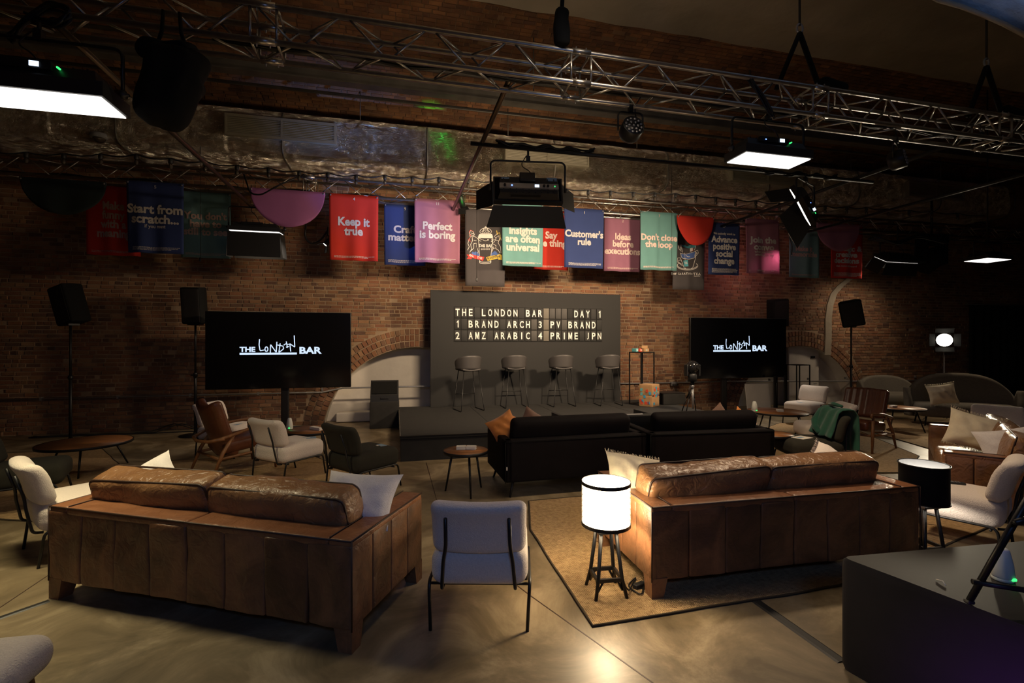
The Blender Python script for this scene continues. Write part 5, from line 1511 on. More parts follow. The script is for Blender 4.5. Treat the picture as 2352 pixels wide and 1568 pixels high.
# ================================================================== SOFAS
def tan_sofa(label, loc, rot, L=2.26, D=.90, cush=True, group='tan leather sofas', H=.61):
    """origin: rear left corner on the floor; +x along the back, +y toward the front"""
    t = thing('leather_sofa', label, 'sofa', loc, rot, group)
    bt_, at_ = .20, .15
    zb = .12
    obj('frame', MB().box((L / 2, D / 2, zb + .09), (L - .06, D - .06, .14)).box((L / 2, bt_ / 2, .37), (L - .03, bt_ - .03, .40)).box((at_ / 2, D / 2, .37), (at_ - .03, D - .03, .40)).box((L - at_ / 2, D / 2, .37), (at_ - .03, D - .03, .40)), M['piping'], t)
    n = 8; pw_ = L / n
    rr = random.Random(int(L * 100 + loc[0] * 10))
    for i in range(n):
        sd = rr.random() * 50
        def cr(p, sd=sd):
            q = p + Vector((sd, 0, 0))
            return Vector((p.x, p.y - .014 * noise.noise(Vector((q.x * 5, 0, q.z * 3))) - .006 * noise.noise(q * 9), p.z))
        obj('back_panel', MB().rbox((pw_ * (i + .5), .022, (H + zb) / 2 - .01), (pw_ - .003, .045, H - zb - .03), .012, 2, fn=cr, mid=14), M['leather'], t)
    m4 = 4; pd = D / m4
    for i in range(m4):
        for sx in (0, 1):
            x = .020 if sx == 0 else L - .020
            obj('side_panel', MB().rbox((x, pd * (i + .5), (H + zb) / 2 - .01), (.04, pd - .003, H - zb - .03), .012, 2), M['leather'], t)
            if sx == 0: pass
    # inner arm and top rails
    for sx in (0, 1):
        x = at_ / 2 if sx == 0 else L - at_ / 2
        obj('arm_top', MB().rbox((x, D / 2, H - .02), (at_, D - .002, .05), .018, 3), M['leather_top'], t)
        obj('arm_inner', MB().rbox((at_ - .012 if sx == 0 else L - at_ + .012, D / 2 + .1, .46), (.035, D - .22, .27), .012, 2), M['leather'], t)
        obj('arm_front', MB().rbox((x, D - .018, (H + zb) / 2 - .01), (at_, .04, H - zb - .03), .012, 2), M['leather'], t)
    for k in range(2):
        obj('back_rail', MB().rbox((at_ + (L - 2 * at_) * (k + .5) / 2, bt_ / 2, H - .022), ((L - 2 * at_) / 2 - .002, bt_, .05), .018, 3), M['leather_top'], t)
    obj('front_rail', MB().rbox((L / 2, D - .03, .22), (L - 2 * at_, .06, .15), .015, 2), M['leather'], t)
    # seams
    m = MB().tube([(0, 0.004, H - .002), (L, .004, H - .002)], .006, 6).tube([(.004, 0, H), (.004, D, H)], .006, 6).tube([(L - .004, 0, H), (L - .004, D, H)], .006, 6)
    m.tube([(at_, .02, H + .004), (at_, D, H + .004)], .004, 6).tube([(L - at_, .02, H + .004), (L - at_, D, H + .004)], .004, 6)
    m.tube([(0, 0, zb), (0, 0, H)], .005, 6).tube([(L, 0, zb), (L, 0, H)], .005, 6)
    obj('piping', m, M['piping'], t)
    # legs
    for x in (0, L):
        for y in (0, D):
            sx = 1 if x == 0 else -1; sy = 1 if y == 0 else -1
            xs = sorted((x, x + sx * .10)); ys = sorted((y, y + sy * .10))
            m = MB()
            lo = [(x, y), (x + sx * .085, y), (x + sx * .085, y + sy * .085), (x, y + sy * .085)]
            hi = [(x, y), (x + sx * .115, y), (x + sx * .115, y + sy * .115), (x, y + sy * .115)]
            if sx * sy < 0: lo.reverse(); hi.reverse()
            vs = [(*p, .0) for p in lo] + [(*p, zb + .02) for p in hi]
            m.add(vs, [(3, 2, 1, 0), (4, 5, 6, 7)] + [(i, (i + 1) % 4, 4 + (i + 1) % 4, 4 + i) for i in range(4)])
            obj('leg', m, M['leather'], t)
    # cushions
    il = (L - 2 * at_)
    for k in range(2):
        x = at_ + il * (k + .5) / 2
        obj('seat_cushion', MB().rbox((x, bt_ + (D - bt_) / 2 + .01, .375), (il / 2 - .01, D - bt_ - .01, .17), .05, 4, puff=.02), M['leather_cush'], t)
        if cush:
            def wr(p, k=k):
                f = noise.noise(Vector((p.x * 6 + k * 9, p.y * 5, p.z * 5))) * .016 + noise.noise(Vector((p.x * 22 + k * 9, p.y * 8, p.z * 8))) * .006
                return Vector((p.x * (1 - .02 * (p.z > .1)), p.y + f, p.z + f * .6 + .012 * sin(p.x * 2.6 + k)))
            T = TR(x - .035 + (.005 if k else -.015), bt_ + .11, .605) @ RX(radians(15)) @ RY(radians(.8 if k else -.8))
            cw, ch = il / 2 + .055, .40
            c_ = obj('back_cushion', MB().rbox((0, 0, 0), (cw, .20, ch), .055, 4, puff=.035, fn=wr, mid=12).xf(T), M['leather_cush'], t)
            for y in (-.085, .085):
                hw, hh = cw / 2 - .012, ch / 2 - .012
                loop = bend([(-hw, y, -hh), (hw, y, -hh), (hw, y, hh), (-hw, y, hh), (-hw, y, -hh)], .05, 4)
                mm = MB().tube([wr(Vector(p)) for p in loop], .008, 6).xf(T)
                obj('piping', mm, M['piping'], c_)
    return t
def rot_of(a, b): return atan2((b - a).y, (b - a).x)
# left sofa: seen from behind; its rear left corner is at the left in the picture
A1, A2 = G(112, 1374), G(808, 1503)
SA_ = tan_sofa('tan leather sofa at left foreground seen from behind', A1, rot_of(A1, A2), (A2 - A1).length, .88)
B1 = G(1497, 1380); B2r = AT(2113, 784, F * (1.7 - .61) / (1117 - 784)); B2r.z = 0
B1.z = 0
SB_ = tan_sofa('tan leather sofa beside the lit lamp, seen from behind on the right', B1, rot_of(B1, B2r), (B2r - B1).length, .92)
# third sofa faces left and away: rear line runs to the right of its front line
n_ = Vector((.61, .79, 0)).normalized(); f_ = Vector((-.79, .61, 0)).normalized()
front_near = Vector((4.25, 4.76, 0)); rear_near = front_near - f_ * .88
SC_ = tan_sofa('tan leather sofa at the right edge facing the stage, two pale pillows on it', rear_near, rot_of(Vector((0, 0, 0)), n_), 2.1, .88)

def P_(px, py, d): return AT(px, py, d)
pillow('white pillow behind the left cushion of the left tan sofa', P_(338, 1106, 3.62), RZ(radians(-15)) @ RX(radians(-48)) @ RY(radians(34)), .40, .42, .15, 'pillow_white', 1)
pillow('white textured pillow at the right end of the left tan sofa', P_(822, 1146, 3.14), RZ(radians(-8)) @ RX(radians(-42)) @ RY(radians(1)), .52, .38, .15, 'pillow_white', 2)
pillow('cream fringed pillow beside the lit table lamp', P_(1458, 1092, 3.72), RZ(radians(12)) @ RX(radians(-52)) @ RY(radians(16)), .44, .40, .17, 'pillow_cream', 3, fringe=True)
pillow('rumpled pale fringed pillow at the far end of the right tan sofa', P_(1915, 1066, 4.25), RZ(radians(25)) @ RX(radians(-52)) @ RY(radians(-24)), .40, .38, .16, 'boucle', 4, fringe=True)
pillow('cream fringed pillow at the far arm of the edge sofa', P_(2236, 990, 5.45), RZ(radians(-30)) @ RX(radians(-22)) @ RY(radians(16)), .48, .42, .17, 'pillow_cream', 5, fringe=True)
pillow('white buttoned pillow at the near arm of the edge sofa', P_(2316, 1026, 4.85), RZ(radians(-34)) @ RX(radians(-24)) @ RY(radians(-14)), .46, .38, .17, 'pillow_white', 6)

def black_sofa(label, loc, rot, L, D=.92, H=.63):
    t = thing('velvet_sofa', label, 'sofa', loc, rot, 'black velvet sofas')
    zb = .17
    bt_, at_ = .13, .10
    def sl(p): return Vector((p.x, p.y, p.z))
    obj('back', MB().rbox((L / 2, bt_ / 2, (H + zb) / 2), (L, bt_, H - zb), .025, 3), M['velvet'], t)
    for x in (at_ / 2, L - at_ / 2):
        obj('arm', MB().rbox((x, D / 2, (H + zb) / 2), (at_, D, H - zb), .025, 3), M['velvet'], t)
    obj('base', MB().rbox((L / 2, D / 2, zb + .08), (L - .04, D - .02, .16), .02, 2), M['velvet'], t)
    obj('seat_cushion', MB().rbox((L / 2, D / 2 + .07, .40), (L - 2 * at_ - .01, D - .18, .16), .04, 4, puff=.015), M['velvet'], t)
    T = TR(L / 2, bt_ + .11, .64) @ RX(radians(12))
    obj('back_cushion', MB().rbox((0, 0, 0), (L - 2 * at_ - .04, .18, .40), .07, 4, puff=.02, mid=10).xf(T), M['velvet'], t)
    for x in (.12, L - .12):
        for y in (.10, D - .10):
            dx = -.05 if x < L / 2 else .05; dy = -.05 if y < D / 2 else .05
            obj('leg', MB().tube([(x, y, zb + .02), (x + dx, y + dy, 0)], [.018, .012], 8), M['black'], t)
    obj('seam', MB().tube([(0.01, -.002, H - .02), (L - .01, -.002, H - .02)], .004, 6).tube([(.004, -.002, zb), (.004, -.002, H - .02)], .004, 6), M['matte'], t)
    obj('label_tag', MB().box((.02, -.004, .33), (.012, .004, .035)), M['paper'], t)
    return t
C1 = G(1160, 1120, .165); C1.z = 0; C1 = AT(1160, 784, 5.2); C1.z = 0
C2 = AT(1486, 784, 5.64); C2.z = 0
black_sofa('left of the two black velvet sofas, seen from behind', C1, rot_of(C1, C2), (C2 - C1).length)
D1_ = AT(1494, 784, 5.62); D1_.z = 0; D2_ = AT(1781, 784, 5.90); D2_.z = 0
black_sofa('right of the two black velvet sofas, seen from behind', D1_, rot_of(D1_, D2_), (D2_ - D1_).length)
pillow('orange velvet pillow poking up at the left end of the left black sofa', P_(1160, 985, 5.62), RZ(radians(14)) @ RY(radians(-28)) @ RX(radians(-25)), .34, .36, .14, 'orange', 7)
pillow('second orange velvet pillow lying lower behind the first', P_(1196, 992, 5.78), RZ(radians(20)) @ RY(radians(20)) @ RX(radians(-20)), .38, .34, .14, 'orange', 8)
pillow('brown velvet pillow behind the left black sofa cushion', P_(1228, 984, 5.98), RZ(radians(5)) @ RY(radians(30)) @ RX(radians(-15)), .44, .40, .14, 'mauve', 9)
pillow('brown velvet pillow peeping over the right black sofa', P_(1650, 980, 6.25), RZ(radians(8)) @ RY(radians(-35)) @ RX(radians(-15)), .46, .46, .13, 'mauve', 10)
pillow('orange velvet pillow peeping over the right black sofa', P_(1708, 980, 6.3), RZ(radians(15)) @ RY(radians(38)) @ RX(radians(-20)), .40, .40, .13, 'orange', 11)

# grey rounded sofa far right
def round_sofa(label, loc, rot, w=2.0, mt='greyfab', name='rounded_sofa', H=.92, group=None):
    t = thing(name, label, 'sofa', loc, rot, group)
    def shell(u, v):
        th = radians(-112 + 224 * u)
        k = abs(2 * u - 1)
        hh = .40 + (H - .40) * (1 - min(1, (k / .62)) ** 2.5) if k < .62 else .40 + (.22) * sin((k - .62) / .38 * pi) ** 1
        return Vector((w / 2 * sin(th), -.40 * cos(th) - .06 * v, .17 + v * (hh - .17 + .12)))
    obj('shell', MB().sheet(shell, 44, 10, True, .12), M[mt], t)
    obj('seat', MB().rbox((0, .10, .32), (w * .88, .74, .24), .10, 4, puff=.02), M[mt], t)
    for x in (-w * .36, w * .36):
        for y in (-.2, .36): obj('leg', MB().tube([(x, y, .22), (x * 1.05, y * 1.1, 0)], [.02, .012], 8), M['black'], t)
    return t
round_sofa('rounded dark grey sofa with high arched back at the far right', Vector((9.1, 9.75, 0)), face(-.42, -.9), 1.9)
round_sofa('dark rounded armchair right of the grey sofa', Vector((9.75, 8.35, 0)), face(-.8, -.3), .95, H=.80)
round_sofa('dark grey sofa in shadow behind the chestnut armchair', Vector((9.35, 11.9, 0)), face(-.1, -1), 1.5, H=.72)
pillow('beige fringed pillow on the rounded grey sofa', P_(2164, 905, 9.55), RZ(radians(-28)) @ RX(radians(-12)) @ RY(radians(-10)), .46, .40, .16, 'pillow_cream', 12, fringe=True)

# ================================================================== LOUNGE CHAIRS
def lounge(label, loc, rot, mt='boucle', group='pale boucle lounge chairs'):
    t = thing('lounge_chair', label, 'chair', loc, rot, group)
    w_ = .58
    obj('seat', MB().rbox((0, .02, .355), (w_, .62, .21), .075, 5, puff=.008), M[mt], t)
    def curve(p):
        k = (p.z / .17)
        return Vector((p.x, p.y - .045 * k * k * (k > 0) + .03 * (p.x / .28) ** 2, p.z))
    T = TR(0, -.285, .615) @ RX(radians(14))
    obj('backrest', MB().rbox((0, 0, 0), (w_ - .02, .115, .345), .055, 5, fn=curve).xf(T), M[mt], t)
    for sx in (-1, 1):
        obj('back_rod', MB().tube(bend([(sx * .215, -.25, .245), (sx * .215, -.310, .255), (sx * .20, -.345, .44), (sx * .185, -.350, .52), (sx * .18, -.402, .70)], .05), .0105, 8), M['black'], t)
        obj('side_frame', MB().tube(bend([(sx * .285, -.29, 0), (sx * .300, -.255, .27), (sx * .300, .27, .27), (sx * .285, .33, 0)], .05), .0105, 8), M['black'], t)
    obj('cross_bar', MB().tube([(-.30, -.22, .245), (.30, -.22, .245)], .009, 8).tube([(-.30, .22, .245), (.30, .22, .245)], .009, 8), M['black'], t)
    return t
def F0(px, py): return G(px, py)
lounge('pale lounge chair in the centre foreground seen squarely from behind', Vector((-.19, 3.13, 0)), radians(-1))
lounge('pale lounge chair at left edge beside the left tan sofa', Vector((-3.60, 4.02, 0)), face(.60, .80))
lounge('pale lounge chair between the chestnut-backed armchair and the dark chair', Vector((-2.80, 6.05, 0)), face(.47, .88))
lounge('pale lounge chair behind the brown leather armchair at left', Vector((-4.30, 7.30, 0)), face(.95, -.12))
lounge('pale lounge chair at the right edge lit brightly on its seat side', Vector((3.78, 4.08, 0)), face(-.63, .78))
lounge('pale lounge chair in front of the white door', Vector((6.05, 9.95, 0)), face(-.82, -.45))
lounge('pale lounge chair just beyond the green jacket', Vector((4.72, 7.35, 0)), face(-.96, .22))
lounge('pale lounge chair back behind the cream pillow of the edge sofa', Vector((6.75, 6.75, 0)), face(-.7, -.6))
lounge('pale lounge chair cut by the right edge near the black curtain', Vector((8.55, 7.35, 0)), face(-.9, -.3))
lounge('dark olive lounge chair between pale chair and small round table', Vector((-1.74, 5.62, 0)), face(.60, .80), 'boucle_dark', 'dark olive lounge chairs')
lounge('dark olive lounge chair cut by the left edge of the frame', Vector((-4.98, 4.95, 0)), face(.80, .55), 'boucle_dark', 'dark olive lounge chairs')
lounge('dark olive lounge chair under the green jacket', Vector((3.82, 6.22, 0)), face(-1, .05), 'boucle_dark', 'dark olive lounge chairs')

# green jacket over the chair back
t = thing('green_jacket', 'dark green jacket draped over the back of a lounge chair', 'jacket', Vector((3.82, 6.22, 0)), face(-1, .05))
prof_j = [(-.15, .50), (-.18, .56), (-.225, .68), (-.27, .80), (-.325, .845), (-.40, .84), (-.44, .77), (-.445, .62), (-.435, .45), (-.43, .32)]
def jf(u, v):
    x = (u - .5) * .50
    q = v * (len(prof_j) - 1); i = min(int(q), len(prof_j) - 2); f = q - i
    y = prof_j[i][0] * (1 - f) + prof_j[i + 1][0] * f; z = prof_j[i][1] * (1 - f) + prof_j[i + 1][1] * f
    fold = .018 * sin(u * 17 + v * 2) * (.3 + abs(v - .5) * 1.6) + .02 * noise.noise(Vector((u * 4, v * 4, 2)))
    sgn = 1 if v < .45 else -1
    return Vector((x * (1 - .1 * sin(v * pi)), y + fold * sgn * .8 + (.02 if sgn > 0 else -.02), z + .008 * sin(u * 9)))
obj('body', MB().sheet(jf, 30, 26, True, .012), M['jacket'], t)
def sleeve(u):
    return Vector((.23 - .02 * u, -.18 + .10 * sin(u * 2), .80 - .42 * u))
obj('sleeve', MB().tube([(.22, -.38, .80), (.25, -.41, .66), (.255, -.41, .46), (.25, -.40, .32)], [.035, .045, .042, .035], 10), M['jacket'], t)
obj('sleeve', MB().tube([(.20, -.27, .80), (.17, -.17, .66), (.10, -.14, .58), (-.02, -.12, .53)], [.035, .045, .042, .03], 10), M['jacket'], t)
obj('collar', MB().tube([(-.14, -.33, .885), (0, -.31, .90), (.12, -.33, .885)], [.018, .026, .018], 8), M['jacket'], t)
obj('care_label', MB().box((.12, -.49, .33), (.035, .003, .05)), M['paper'], t)

# wooden armchairs
def armchair(label, loc, rot, tuft=False, mt='leather_red'):
    t = thing('wooden_armchair', label, 'chair', loc, rot, 'wooden-framed leather armchairs')
    if tuft:
        def fb(p):
            k = p.z / .3
            r_ = -.010 * abs(sin(p.x / .56 * pi * 6)) if p.y > 0 and abs(p.z) < .25 else 0
            return Vector((p.x, p.y + r_ + .05 * (p.x / .3) ** 2, p.z + .03 * (1 - (p.x / .3) ** 2) * (k > 0)))
        T = TR(0, -.26, .69) @ RX(radians(20))
        obj('backrest', MB().rbox((0, 0, 0), (.62, .12, .46), .04, 4, fn=fb, mid=36).xf(T), M[mt], t)
    else:
        def fb(p):
            k = (p.z + .36) / .72
            wv = .028 * cos(p.x / .3 * pi * 1.0) * (p.z > .18) * -1
            return Vector((p.x * (1 - .12 * (1 - k)), p.y + .06 * (p.x / .3) ** 2, p.z + wv))
        T = TR(0, -.27, .56) @ RX(radians(18))
        obj('backrest', MB().rbox((0, 0, 0), (.60, .13, .74), .055, 4, fn=fb, mid=12).xf(T), M[mt], t)
        obj('back_seam', MB().tube([(x, y - .065, z) for x, y, z in ((-.24, .03, -.3), (0, .0, -.33), (.24, .03, -.3))], .006, 6).xf(T), M['piping'], t)
    obj('seat', MB().rbox((0, .05, .38), (.58, .62, .15), .055, 4, M=RX(radians(6)).to_3x3(), puff=.015), M[mt], t)
    for sx in (-1, 1):
        obj('front_leg', MB().tube([(sx * .35, .36, 0), (sx * .345, .33, .30), (sx * .34, .30, .56)], [.014, .024, .020], 10), M['walnut'], t)
        obj('rear_leg', MB().tube([(sx * .35, -.42, 0), (sx * .345, -.30, .30), (sx * .33, -.16, .52)], [.014, .024, .020], 10), M['walnut'], t)
        obj('armrest', MB().tube(bend([(sx * .34, .36, .545), (sx * .345, .36, .60), (sx * .36, .05, .585), (sx * .36, -.28, .50), (sx * .25, -.41, .46)], .10, 6), [.018] * 2 + [.02] * 27 if False else .020, 10), M['walnut'], t)
        obj('side_rail', MB().tube([(sx * .345, .34, .28), (sx * .345, -.33, .24)], .018, 8), M['walnut'], t)
    obj('rear_rail', MB().tube([(-.345, -.33, .24), (.345, -.33, .24)], .018, 8), M['walnut'], t)
    obj('bow_rail', MB().tube([(.36, -.28, .49), (.25, -.42, .46), (0, -.47, .45), (-.25, -.42, .46), (-.36, -.28, .49)], .020, 10), M['walnut'], t)
    obj('front_rail', MB().tube([(-.345, .33, .27), (.345, .33, .27)], .018, 8), M['walnut'], t)
    return t
armchair('brown leather armchair with curved wooden arms at left, seen from behind', Vector((-3.68, 6.45, 0)), face(.62, .78))
armchair('chestnut leather armchair with channelled back on the right, facing left', Vector((5.55, 7.75, 0)), face(-.86, -.50), True)

# papers and remotes lying on seats
def sheetlet(label, loc, rot, size=(.20, .13), mt='bluepaper', name='leaflet', cat='leaflet', th=.003):
    t = thing(name, label, cat, loc, rot)
    obj('cover', MB().box((0, 0, th / 2), (size[0], size[1], th)), M[mt], t)
    obj('print_block', MB().box((-.02, .01, th + .0004), (size[0] * .5, size[1] * .3, .0006)), M['paper'] if mt != 'paper' else M['bluepaper'], t)
    return t
SZT = .463
sheetlet('blue leaflet on the pale lounge chair between armchair and dark chair', Vector((-2.62, 6.20, SZT)), .4)
sheetlet('blue leaflet on the pale lounge chair behind the brown armchair', Vector((-4.16, 7.22, SZT)), -.1)
sheetlet('pale leaflet on the dark olive chair in the left group', Vector((-1.60, 5.72, SZT)), .8, mt='bluepaper')
sheetlet('blue leaflet on the lounge chair by the white door', Vector((5.92, 9.85, SZT)), .2)
sheetlet('blue leaflet on the dark olive seat beside the green jacket', Vector((3.66, 6.30, SZT)), .15, (.26, .16))
sheetlet('white leaflet over the blue one beside the green jacket', Vector((3.72, 6.20, SZT + .004)), .5, (.22, .16), 'paper')
sheetlet('pale leaflet on the arched grey sofa seat', Vector((9.15, 9.45, .445)), .2, (.26, .18), 'bluepaper')
def remote(label, loc, rot, L=.19):
    t = thing('remote_control', label, 'remote', loc, rot, 'black remote controls')
    obj('body', MB().rbox((0, 0, .011), (L, .048, .022), .009, 3), M['blackp'], t)
    for i in range(8):
        for j in range(3):
            obj('button', MB().lathe([(.005, 0), (.0045, .0025)], (-L * .36 + i * L * .095, -.013 + j * .013, .022), 8), M['pipe'], t)
remote('black remote on the pale chair at the right edge', Vector((3.80, 4.20, SZT)), -.35, .22)
pn = Vector((4.52, 5.05, .475))
remote('black remote on the edge sofa seat, nearer the far pillow', AT(2218, 1020, 5.35) * 1.0 if False else G(2218, 1021, .475), -.25, .20)
remote('black remote on the edge sofa seat, nearer the near arm', G(2238, 1043, .475), -.25, .20)

# ================================================================== TABLES
def round_table(label, c, r, h, group='round wooden-topped tables', nleg=3, a0=.4):
    t = thing('round_table', label, 'table', c, 0, group)
    obj('table_top', MB().lathe([(r * .96, h - .026), (r - .006, h - .022), (r - .006, h - .001)], (0, 0, 0), 40), M['wood'], t)
    obj('rim', MB().lathe([(r - .008, h - .03), (r, h - .03), (r, h + .001), (r - .008, h + .001)], (0, 0, 0), 40, caps=False), M['black'], t)
    for i in range(nleg):
        a_ = a0 + 2 * pi * i / nleg
        obj('leg', MB().tube([(r * .62 * cos(a_), r * .62 * sin(a_), h - .03), (r * .95 * cos(a_), r * .95 * sin(a_), 0)], [.014, .010], 8), M['black'], t)
    obj('under_ring', MB().tube([(r * .6 * cos(i * pi / 12), r * .6 * sin(i * pi / 12), h - .034) for i in range(24)], .008, 6, True), M['black'], t)
    return t
def cards(label, loc, rot, n=1, mt='paper'):
    t = thing('card_stack', label, 'cards', loc, rot, 'small stacks of cards')
    rr = random.Random(n)
    for i in range(5):
        obj('card', MB().box((rr.uniform(-.003, .003), rr.uniform(-.003, .003), .004 + i * .0075), (.105, .075, .0068), RZ(rr.uniform(-.04, .04)).to_3x3()), M[mt], t)
T1c = Vector((-5.60, 6.35, 0)); round_table('large round wooden table far left by the speaker stand', T1c, .50, .38, a0=-1.0)
T2c = AT(1070, 784, 5.45); T2c.z = 0
round_table('small round side table beside the left black sofa', T2c, .255, .48, a0=-1.25)
cards('left of two card stacks on the small round side table', T2c + Vector((-.055, .02, .482)), .1, 1); cards('right of two card stacks on the small round side table', T2c + Vector((.06, .02, .482)), -.1, 2)
T3c = AT(718, 784, 6.95); T3c.z = 0
round_table('round wooden table below the left screen', T3c, .39, .44, a0=-.6)
cards('card stack on the table below the left screen', T3c + Vector((.03, -.02, .442)), -.5, 3)
cards('second card stack on the table below the left screen', T3c + Vector((.12, -.08, .442)), -.4, 4)
T4c = Vector((4.80, 8.75, 0)); round_table('round wooden table behind the right black sofa', T4c, .50, .44, a0=-.3)
cards('card stack on the table behind the right black sofa', T4c + Vector((.02, -.05, .442)), -.15, 5)
T5c = Vector((3.47, 6.42, 0)); round_table('small side table partly hidden by the right black sofa', T5c, .24, .48, a0=-.9)
T6c = Vector((7.40, 9.25, 0)); round_table('round wooden table in front of the grey sofa', T6c, .42, .44, a0=-.9)
cards('card stack on the table in front of the grey sofa', T6c + Vector((-.1, 0, .442)), .1, 6)
T7c = Vector((6.05, 9.0, 0)); round_table('round table between the white-door chair and the chestnut armchair', T7c, .26, .50, a0=.3)
def cone(label, loc, s=1.0):
    t = thing('cone_lamp', label, 'lamp', loc, 0, 'white cone-shaped table beacons')
    obj('shell', MB().lathe([(.040 * s, .0), (.046 * s, .01 * s), (.040 * s, .07 * s), (.026 * s, .135 * s), (.018 * s, .142 * s)], (0, 0, .012 * s), 20), M['cone'], t)
    obj('base', MB().lathe([(.044 * s, 0), (.044 * s, .014 * s)], (0, 0, 0), 20), M['cone'], t)
    obj('green_light', MB().rbox((.012 * s, -.044 * s, .018 * s), (.022 * s, .010, .014 * s), .004, 2), M['greenled'], t)
cone('white cone beacon with green light on the table below the left screen', T3c + Vector((-.34, .02, .442)), 1.0)
cone('white cone beacon with green light behind the right black sofa', T4c + Vector((-.42, -.02, .442)), 1.15)

# ================================================================== TABLE LAMPS
def drum_lamp(label, c, lit):
    t = thing('drum_lamp', label, 'lamp', c, 0.15, 'drum-shade tripod-stool lamps')
    r, z0, z1 = .157, .455, .745
    if lit:
        obj('shade', MB().lathe([(r, z0), (r, z1)], (0, 0, 0), 48), M['lampglow'], t).data
        sh = MB(); n = 48
        # open drum: outer and inner skin
        vs = []; fs = []
        for rr_ in (r, r - .004):
            for z in (z0, z1):
                for k in range(n): vs.append((rr_ * cos(2 * pi * k / n), rr_ * sin(2 * pi * k / n), z))
        for k in range(n):
            q = (k + 1) % n
            fs += [(k, q, n + q, n + k), (2 * n + q, 2 * n + k, 3 * n + k, 3 * n + q), (n + k, n + q, 3 * n + q, 3 * n + k), (q, k, 2 * n + k, 2 * n + q)]
        o = [x for x in t.children if x.name.startswith('shade')][0]
        o.data = MB().add(vs, fs, True).mesh('shade', M['lampglow'])
        # perforated metal sleeve
        m = MB(); rows_ = 14; cols_ = 56
        dz = (z1 - z0 - .03) / rows_
        for sgn in (-1, 1):
            for k in range(cols_ // 2):
                pts = []
                for i in range(rows_ + 1):
                    a_ = 2 * pi * (k * 2 + sgn * i) / cols_
                    pts.append(((r + .005) * cos(a_), (r + .005) * sin(a_), z0 + .015 + dz * i))
                m.tube(pts, .0011, 4)
        obj('mesh_sleeve', m, M['steel'], t)
        obj('bulb', MB().lathe([(.02, .52), (.035, .56), (.04, .60), (.03, .635), (.006, .65)], (0, 0, 0), 16), M['fresnel'], t)
        l = bpy.data.lights.new('bulb_light', 'POINT'); l.energy = LP['table']; l.color = (1, .72, .42); l.shadow_soft_size = .04
        o = bpy.data.objects.new('bulb_light', l); COL.objects.link(o); o.parent = t; o.location = (0, 0, .55)
    else:
        n = 48; vs = []; fs = []
        for rr_ in (r, ):
            for z in (z0, z1):
                for k in range(n): vs.append((rr_ * cos(2 * pi * k / n), rr_ * sin(2 * pi * k / n), z))
        fs = [(k, (k + 1) % n, n + (k + 1) % n, n + k) for k in range(n)]
        obj('shade', MB().add(vs, fs, True), M['matte'], t)
        vi = [((x / r) * (r - .004), (y / r) * (r - .004), z) for x, y, z in vs]
        obj('shade_lining', MB().add(vi, [tuple(reversed(f)) for f in fs], True), M['shadewhite'], t)
        obj('bulb', MB().lathe([(.012, .545), (.03, .56), (.034, .58), (.02, .605), (.006, .61)], (0, 0, 0), 16), M['shadewhite'], t)
        l = bpy.data.lights.new('bulb_light', 'POINT'); l.energy = LP['table'] * .11; l.color = (1, .86, .70); l.shadow_soft_size = .03
        o = bpy.data.objects.new('bulb_light', l); COL.objects.link(o); o.parent = t; o.location = (0, 0, .515)
    for z in (z0, z1):
        nn = 48
        hb = .020 if lit else .006
        za, zb_ = (z - .003, z + hb) if z == z0 else (z - hb, z + .003)
        obj('band', MB().lathe([(r + .004, za), (r + .008, za), (r + .008, zb_), (r + .004, zb_), (r + .004, za)], (0, 0, 0), 48, caps=False, smooth=False), M['black'], t)
    m = MB()
    for k in range(3): m.tube([(0, 0, z0 + .03), (r * cos(k * 2.09), r * sin(k * 2.09), z0 + .01)], .003, 5)
    obj('spider', m, M['black'], t)
    obj('lamp_holder', MB().lathe([(.018, z0 - .03), (.018, .48)], (0, 0, 0), 12), M['black'], t)
    obj('stool_head', MB().rbox((0, 0, z0 - .03), (.15, .15, .03), .01, 2), M['black'], t)
    for k in range(4):
        a_ = pi / 4 + k * pi / 2
        obj('leg', MB().tube([(.07 * cos(a_), .07 * sin(a_), z0 - .02), (.115 * cos(a_), .115 * sin(a_), .12), (.15 * cos(a_), .15 * sin(a_), 0)], [.014, .013, .012], 6), M['black'], t)
        b_ = a_ + pi / 2
        z_ = .115
        p, q = Vector((.118 * cos(a_), .118 * sin(a_), z_)), Vector((.118 * cos(b_), .118 * sin(b_), z_))
        mid = (p + q) / 2
        obj('stretcher', MB().box(mid, ((q - p).length, .016, .024), RZ(atan2((q - p).y, (q - p).x)).to_3x3()).tube([p + Vector((0, 0, -.07)) * 1.0, p.lerp(q, .2) + Vector((0, 0, -.01)), p.lerp(q, .5)], .008, 6).tube([q + Vector((0, 0, -.07)), q.lerp(p, .2) + Vector((0, 0, -.01)), q.lerp(p, .5)], .008, 6), M['black'], t)
    return t
LC = AT(1392, 784, 3.27); LC.z = .0105
drum_lamp('brightly lit white drum lamp on a black stool stand on the rug', LC, True)
LC2 = Vector((3.22, 3.78, 0))
drum_lamp('black drum-shade lamp at the right end of the right tan sofa', LC2, False)
tag(obj('lamp_cord', MB().tube(bend([LC + Vector((.10, -.02, .10)), LC + Vector((.14, -.05, .02)), G(1462, 1330) + Vector((0, 0, .02)), G(1440, 1352) + Vector((0, 0, .02)), G(1474, 1375) + Vector((0, 0, .02)), G(1480, 1345) + Vector((0, 0, .02))], .05), .005, 6), M['black']), 'thin black cord curling from the lit drum lamp', 'cord')
t = thing('cord_switch', 'small black cord adapter on the rug behind the lit lamp', 'adapter', G(1468, 1352) + Vector((0, 0, .011)), .6)
obj('block', MB().rbox((0, 0, .015), (.09, .04, .03), .008, 2), M['blackp'], t)
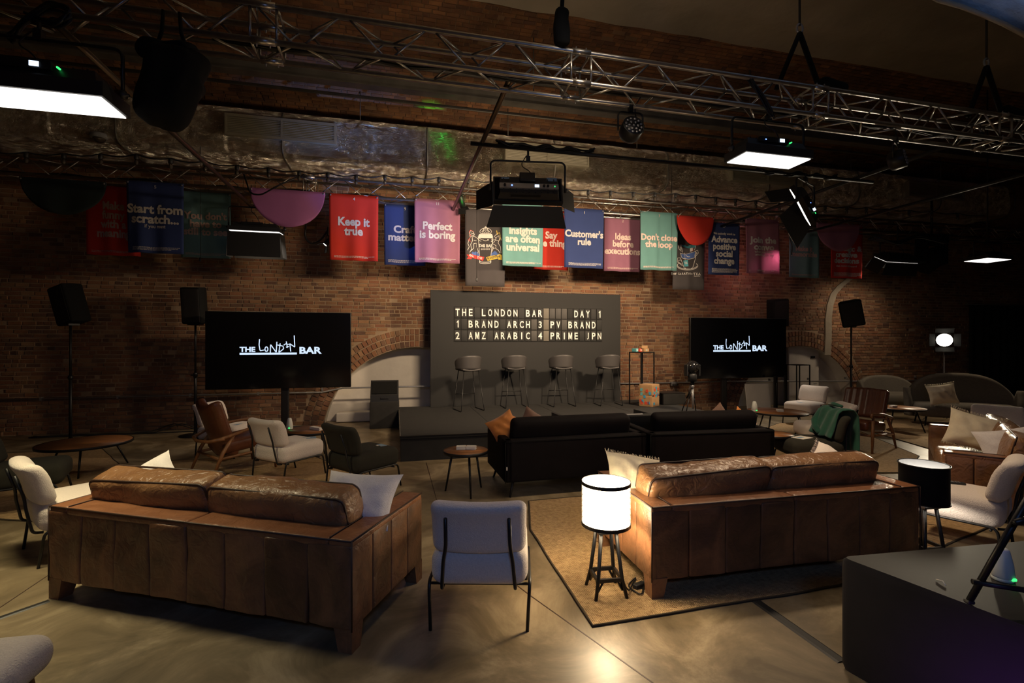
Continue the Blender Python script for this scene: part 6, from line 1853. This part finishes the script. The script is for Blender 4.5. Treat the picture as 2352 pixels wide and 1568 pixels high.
obj('plug', MB().rbox((.06, 0, .015), (.03, .03, .025), .008, 2), M['blackp'], t)

# ================================================================== RIGHT FOREGROUND
b0 = Vector((1.705, 2.53, 0)); e1 = Vector((.447, -.894, 0)); e2 = Vector((.985, .17, 0))
q = [b0, b0 + e1 * 1.5, b0 + e1 * 1.5 + e2 * 1.5, b0 + e2 * 1.5]
t = thing('cloth_table', 'low black cloth-covered block table at bottom right', 'table', b0 + e1 * .75 + e2 * .75)
ctr = b0 + e1 * .75 + e2 * .75
def rounded(q, r, n=5):
    pts = bend([q[0].lerp(q[-1], .5)] + q + [q[0].lerp(q[-1], .5)], r, n)[:-1]
    return pts
outline = [p - ctr for p in rounded(q, .05)]
m = MB(); N_ = len(outline)
lv = [(0, .99), (.03, 1.0), (.54, 1.0), (.565, .997), (.575, .985)]
vs = [(p.x * k, p.y * k, z) for z, k in lv for p in outline]
fs = [(i * N_ + j, (i * N_) + (j + 1) % N_, (i + 1) * N_ + (j + 1) % N_, (i + 1) * N_ + j) for i in range(len(lv) - 1) for j in range(N_)]
m.add(vs, fs, True)
M['blockcloth'] = mat('block_cloth', (.009, .006, .0065), .9, var=.2, bump=.3, bscale=300, bdist=.001)
M['blocktop'] = mat('block_top', (.014, .012, .010), .55, var=.1, scale=3)
obj('cover', m, M['blockcloth'], t)
obj('top_panel', MB().prism([(p.x * .985, p.y * .985) for p in (outline if True else [])][::1] if True else [], .560, .577), M['blocktop'], t)
TZ = .578
t = thing('tabletop_easel', 'dark metal easel leg standing on the black block table', 'easel', G(2290, 1400, TZ))
o_ = G(2290, 1400, TZ)
def L0(px, py, d): return AT(px, py, d) - o_
f1 = G(2226, 1385, TZ) - o_ + Vector((0, 0, .008))
hd = L0(2375, 1120, 1.95)
obj('leg', MB().tube([f1, hd], .013, 8), M['black'], t)
obj('foot', MB().rbox(f1, (.03, .03, .016), .006, 2), M['blackp'], t)
f2 = G(2420, 1330, TZ) - o_
obj('leg', MB().tube([f2 + Vector((0, 0, .01)), hd], .013, 8), M['black'], t)
c1 = f1.lerp(hd, .17)
obj('cross_bar', MB().tube([c1 + Vector((-.03, 0, .006)), c1 + Vector((.26, -.06, -.02))], .012, 8), M['black'], t)
c2 = L0(2330, 1200, 1.95)
obj('upper_clip', MB().tube([c2, c2 + Vector((.12, .02, .02))], .012, 8), M['black'], t)
cone('white cone beacon on the black block table', G(2303, 1330, TZ), .95)
t = tag(obj('cord_loop', MB().tube([G(2150, 1330, TZ + .003), G(2165, 1334, TZ + .006), G(2172, 1344, TZ + .003)], .0022, 6), M['paper']), 'tiny pale thread curling on the black block table', 'thread')

# pale upholstered stool cut by the lower left corner
c = Vector((-2.11, 1.79, 0))
t = thing('pale_stool', 'pale upholstered stool with wooden leg cut by the lower left corner', 'stool', c, .2)
obj('seat', MB().rbox((0, 0, .41), (.48, .46, .15), .07, 5, puff=.01), M['boucle'], t)
for sx in (-1, 1):
    for sy in (-1, 1): obj('leg', MB().tube([(sx * .16, sy * .15, .35), (sx * .20, sy * .19, 0)], [.022, .014], 8), M['walnut'], t)
